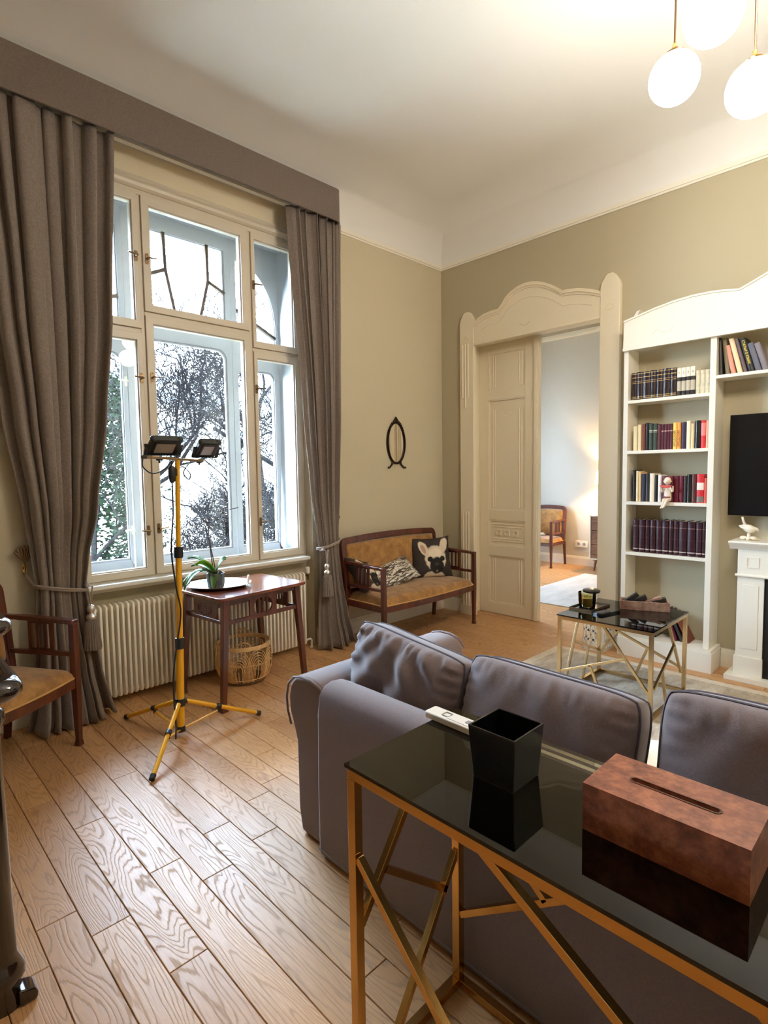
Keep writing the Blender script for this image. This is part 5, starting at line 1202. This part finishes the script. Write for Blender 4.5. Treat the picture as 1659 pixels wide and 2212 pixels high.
# ================================================================== PENDANT GLOBES
pd = thing('pendant_lamp', 'cluster lamp of lit opal glass globes on thin brass rods', 'lamp', (3.05, -2.0, 0), 0)
f = MB(); f.lathe([(.001, CH-.001), (.10, CH-.001), (.11, CH-.012), (.10, CH-.03), (.02, CH-.035), (.001, CH-.036)], (0, 0, 0), 32); f.build('ceiling_canopy', 'brass', pd, smooth=50)
def globe(x, y, z, r, top=(0, 0)):
    ox, oy = x-3.05, y+2.0
    g = MB(); g.ball((ox, oy, z), r, 40, 24); go = g.build('glass_globe', 'globe', pd, smooth=180)
    f = MB(); f.lathe([(.034, -.008), (.036, .004), (.026, .012), (.012, .02), (.008, .04)], (ox, oy, z+r-.002), 20); f.build('globe_cap', 'brass', go, smooth=50)
    f = MB(); f.tube([(ox, oy, z+r+.03), (ox*.98, oy*.98, CH-.12), (ox*.25, oy*.25, CH-.03)], .0042, 8); f.build('rod', 'brassd', pd, smooth=50)
globe(2.876, -1.978, 3.050, .096); globe(3.099, -2.274, 3.015, .095); globe(3.148, -1.925, 2.905, .098); globe(3.215, -1.895, 2.915, .098); globe(3.34, -2.08, 3.28, .098); globe(3.44, -1.74, 3.05, .098)  # last globe hangs out of view, added to brighten the room
f = MB(); f.lathe([(.001, -.018), (.014, -.012), (.017, 0), (.012, .012), (.001, .016)], (.075, .06, 3.38), 12); f.build('rod_joint', 'brass', pd, smooth=60)

# ================================================================== LACQUERED CABINET AT THE LEFT EDGE
pc = thing('lacquered_cabinet', 'dark glossy cabinet with two rounded ledges and turned leg at left edge', 'cabinet', (0, 0, 0))
def ledge(x1, y1, z0, z1, name):
    r = (z1-z0)/2; zc = (z0+z1)/2; out = rrect(1.0, x1, -5.6, y1, .06, 6, (0, 0, 1, 0)); f = MB(); n = len(out); rows = []
    for k in range(9):
        a = -pi/2+pi*k/8; d = r*(cos(a)-1)*1.2; z = zc+r*sin(a); rows.append(([(x+(d if x > 1.2 else 0), y+(d if y > -5.5 else 0)) for x, y in out], z))
    vs = [(x, y, z) for L, z in rows for x, y in L]
    fs = [(j*n+i, j*n+(i+1) % n, (j+1)*n+(i+1) % n, (j+1)*n+i) for j in range(8) for i in range(n)]+[tuple(range(n))[::-1], tuple(8*n+i for i in range(n))]
    f.add(vs, fs); o = f.build(name, 'piano', pc, smooth=50)
    L, z = rows[-1]; MB().prism([(x-(.012 if x > 1.2 else 0), y-(.012 if y > -5.5 else 0)) for x, y in L], 'z', z-.001, z+.0012).build('ledge_top', 'piano_top', o)
    return o
ledge(2.03, -4.216, 1.030, 1.085, 'upper_ledge'); ledge(2.015, -4.196, .845, .915, 'lower_ledge')
f = MB(); f.box(1.05, 1.90, -5.55, -4.30, .915, 1.03); f.build('upper_body', 'piano', pc); f = MB(); f.box(1.05, 1.93, -5.55, -4.28, .68, .845); f.build('lower_body', 'piano', pc); f = MB(); f.box(1.05, 1.88, -5.5, -4.34, 1.085, 1.35); f.build('top_body', 'piano', pc, bevel=.01)
f = MB(); f.lathe([(.03, .84), (.045, .825), (.048, .80), (.036, .78), (.034, .74), (.037, .30), (.040, .14), (.046, .12), (.056, .10), (.058, .08), (.045, .06), (.050, .03), (.052, 0)], (1.955, -4.289, 0), 24); f.build('leg', 'piano', pc, smooth=50)
f = MB(); f.lathe([(.03, .84), (.045, .825), (.048, .80), (.036, .78), (.034, .74), (.037, .30), (.040, .14), (.046, .12), (.056, .10), (.058, .08), (.045, .06), (.050, .03), (.052, 0)], (1.955, -5.45, 0), 24); f.build('leg', 'piano', pc, smooth=50)
f = MB(); f.prism([(-4.26, 0), (-4.216, .0), (-4.212, .02), (-4.222, .035), (-4.26, .05)], 'x', 1.95, 2.01); f.build('toe', 'piano', pc, bevel=.008)

# ================================================================== NEXT ROOM
rb = thing('bedroom_rug', 'pale blue grey rug on floor in the next room', 'rug')
f = MB(); f.box(.24, 2.4, .87, 2.79, .0004, .010); f.build('pile_field', 'rugblue', rb)
sb = thing('sideboard', 'white framed sideboard with patchwork wood doors in the next room', 'cabinet', (.165, 3.08, 0))
f = MB(); f.box(0, 1.4, 0, .33, .165, .185); f.box(0, 1.4, 0, .33, .785, .803); f.box(0, .018, 0, .33, .185, .785); f.box(1.382, 1.4, 0, .33, .185, .785); f.box(.018, 1.382, .31, .33, .185, .785); f.build('carcass', 'white', sb, bevel=.002)
for r_ in range(3):
    for k in range(3):
        x0 = .021+k*.454; z0 = .19+r_*.198; f = MB(); f.box(x0, x0+.448, .006, .026, z0, z0+.193); f.build('drawer_front', 'oldwood', sb, bevel=.002)
for x, y, s in ((.08, .05, -1), (1.32, .05, 1), (.08, .28, -1), (1.32, .28, 1)):
    f = MB(); f.tube([(x, y, .168), (x+s*.03, y, 0)], [.020, .011], 12); f.build('leg', 'oldwood', sb, smooth=40)
f = MB(); f.box(.04, .16, .03, .07, .15, .168); f.build('leg_plate', 'oldwood', sb)
tl = thing('table_lamp', 'lit cream table lamp on the sideboard in the next room', 'lamp', (.29, 3.26, .804))
f = MB(); f.lathe([(.06, 0), (.062, .01), (.03, .02), (.022, .06), (.045, .14), (.05, .22), (.03, .33), (.012, .38), (.010, .46)], (0, 0, 0), 24); f.build('base', 'mahogany', tl, smooth=50)
def shd(u, v): a = 2*pi*u; r = .125-.025*v; return (r*cos(a), r*sin(a), .44+.195*v)
MB().grid(shd, 40, 2).build('lamp_shade', 'shade', tl, smooth=180, solid=.002, fix=False)
lp = bpy.data.lights.new('table_lamp_bulb', 'POINT'); lp.energy = 34; lp.color = (1, .66, .32); lp.shadow_soft_size = .03
lo_ = bpy.data.objects.new('table_lamp_bulb', lp); C.objects.link(lo_); lo_.location = (.29, 3.26, 1.34); lo_.location.z = .804+.53
ol = thing('wall_outlet', 'double white power socket on wall in the next room', 'socket', (-.128, 3.45, .326))
f = MB(); f.prism(rrect(-.098, .098, -.05, .05, .008, 3), 'y', -.010, -.0005); f.build('face_plate', 'outlet', ol, bevel=.002)
for s in (-1, 1):
    f = MB(); f.ring(ellipse(s*.045, 0, .030, .030, 20), ellipse(s*.045, 0, .024, .024, 20), 'y', -.0125, -.009); q = f.build('socket_ring', 'outlet', ol)
    f = MB(); f.prism(ellipse(s*.045, 0, .024, .024, 20), 'y', -.0108, -.0100); f.build('socket_well', 'grey_btn', q)
pb = thing('folded_paper', 'white folded paper lying on the armchair seat in next room', 'paper', (-.665, 3.08, .465), R(20))
f = MB(); f.box(-.10, .12, -.05, .05, 0, .012); f.build('lower_sheet', 'paper', pb, bevel=.002); f = MB(); f.box(-.09, .10, -.045, .045, .0125, .03); f.build('upper_sheet', 'plastic_w', pb, bevel=.003)

# ================================================================== OUTSIDE
gr = MB(); gr.box(-40, -.8, -30, 30, -1.7, -1.5); struct(gr.build('ground', 'lawn'))
def tree(x, y, h, seed, label, spread=1., lean=(0, 0), r0=.12, depth=6, base=-1.5, twig=.85):
    rnd = random.Random(seed); segs = []
    def grow(p, d, L, r, lev):
        pts = [p]; n = 5
        for i in range(n):
            d = (d+Vector((rnd.uniform(-1, 1), rnd.uniform(-1, 1), rnd.uniform(-.6, .8)))*.20*spread).normalized(); p = p+d*L/n; pts.append(p)
        segs.append((pts, [r*(1-.35*i/n) for i in range(n+1)], lev))
        if lev < depth:
            for k in range(3 if lev < depth-2 else 4):
                q = pts[rnd.randint(2, n)]; nd = (d*.7+Vector((rnd.uniform(-1, 1), rnd.uniform(-1, 1), rnd.uniform(-.5, .9)))*.85*spread).normalized(); grow(q, nd, L*rnd.uniform(.58, .82), r*.55, lev+1)
    grow(Vector((0, 0, 0)), Vector((lean[0], lean[1], 1)).normalized(), h*.36, r0, 0)
    t = thing('tree', label, 'tree', (x, y, base), 0, 'bare trees outside the window')
    a, b = MB(), MB()
    for pts, rs, lev in segs:
        rs = [max(r, .006*twig) for r in rs]; (a if lev < 3 else b).tube(pts, rs, 6 if lev < 3 else 3, cap=False)
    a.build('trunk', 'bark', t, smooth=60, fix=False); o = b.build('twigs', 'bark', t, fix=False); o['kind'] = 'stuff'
    return t
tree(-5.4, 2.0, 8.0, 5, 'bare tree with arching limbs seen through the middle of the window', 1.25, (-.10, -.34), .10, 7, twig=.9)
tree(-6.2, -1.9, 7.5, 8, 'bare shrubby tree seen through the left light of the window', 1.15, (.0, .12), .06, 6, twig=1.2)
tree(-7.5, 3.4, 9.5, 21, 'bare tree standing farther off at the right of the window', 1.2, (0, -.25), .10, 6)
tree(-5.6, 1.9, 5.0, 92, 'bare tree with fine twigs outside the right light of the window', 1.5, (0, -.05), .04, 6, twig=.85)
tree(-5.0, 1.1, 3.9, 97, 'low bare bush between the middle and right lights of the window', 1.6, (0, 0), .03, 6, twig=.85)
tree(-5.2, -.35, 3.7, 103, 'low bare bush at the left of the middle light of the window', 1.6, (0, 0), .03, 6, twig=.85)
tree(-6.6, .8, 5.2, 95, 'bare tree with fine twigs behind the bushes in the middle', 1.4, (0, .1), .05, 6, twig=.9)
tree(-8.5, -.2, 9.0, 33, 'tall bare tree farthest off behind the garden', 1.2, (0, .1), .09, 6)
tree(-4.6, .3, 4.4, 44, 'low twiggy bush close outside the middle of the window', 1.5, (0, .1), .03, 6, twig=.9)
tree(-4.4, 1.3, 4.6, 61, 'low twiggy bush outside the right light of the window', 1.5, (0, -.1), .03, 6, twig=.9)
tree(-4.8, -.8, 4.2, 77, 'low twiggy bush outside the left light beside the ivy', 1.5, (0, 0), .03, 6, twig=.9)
rnd = random.Random(4); f = MB()
for k in range(5200):
    z = rnd.uniform(-.6, 3.1); s = (.55 if z < 1.8 else .35); x = -6.3+rnd.gauss(0, .30); y = -1.15+rnd.gauss(0, s*.55)+.15*sin(z*3); a = rnd.uniform(0, 6.28); e = rnd.uniform(.03, .06); t_ = rnd.uniform(-.6, .6)
    c, s2 = cos(a)*e, sin(a)*e; f.add([(x-c, y-s2, z), (x+s2*.6, y-c*.6, z+e*t_), (x+c, y+s2, z+.02), (x-s2*.6, y+c*.6, z+e*.8)], [(0, 1, 2, 3)])
o = f.build('ivy', 'ivy', fix=False); o['kind'] = 'stuff'; o['label'] = 'dark green ivy thicket seen through the left light of the window'; o['category'] = 'ivy'
bl = thing('building', 'pale building beyond the garden trees', 'building', (-22, 4, -1.5))
MB().box(-4, 0, -16, 14, 0, 6.2).build('wall', 'facade', bl); MB().prism([(-4.4, 6.2), (.5, 6.2), (-1.8, 8.0)], 'y', -16.3, 14.3).build('roof', 'facwin', bl)
for k in range(7):
    for z in (1.2, 3.9): w_o = MB().box(-.02, .06, -14+k*4, -12.6+k*4, z, z+1.6).build('window', 'facwin', bl)
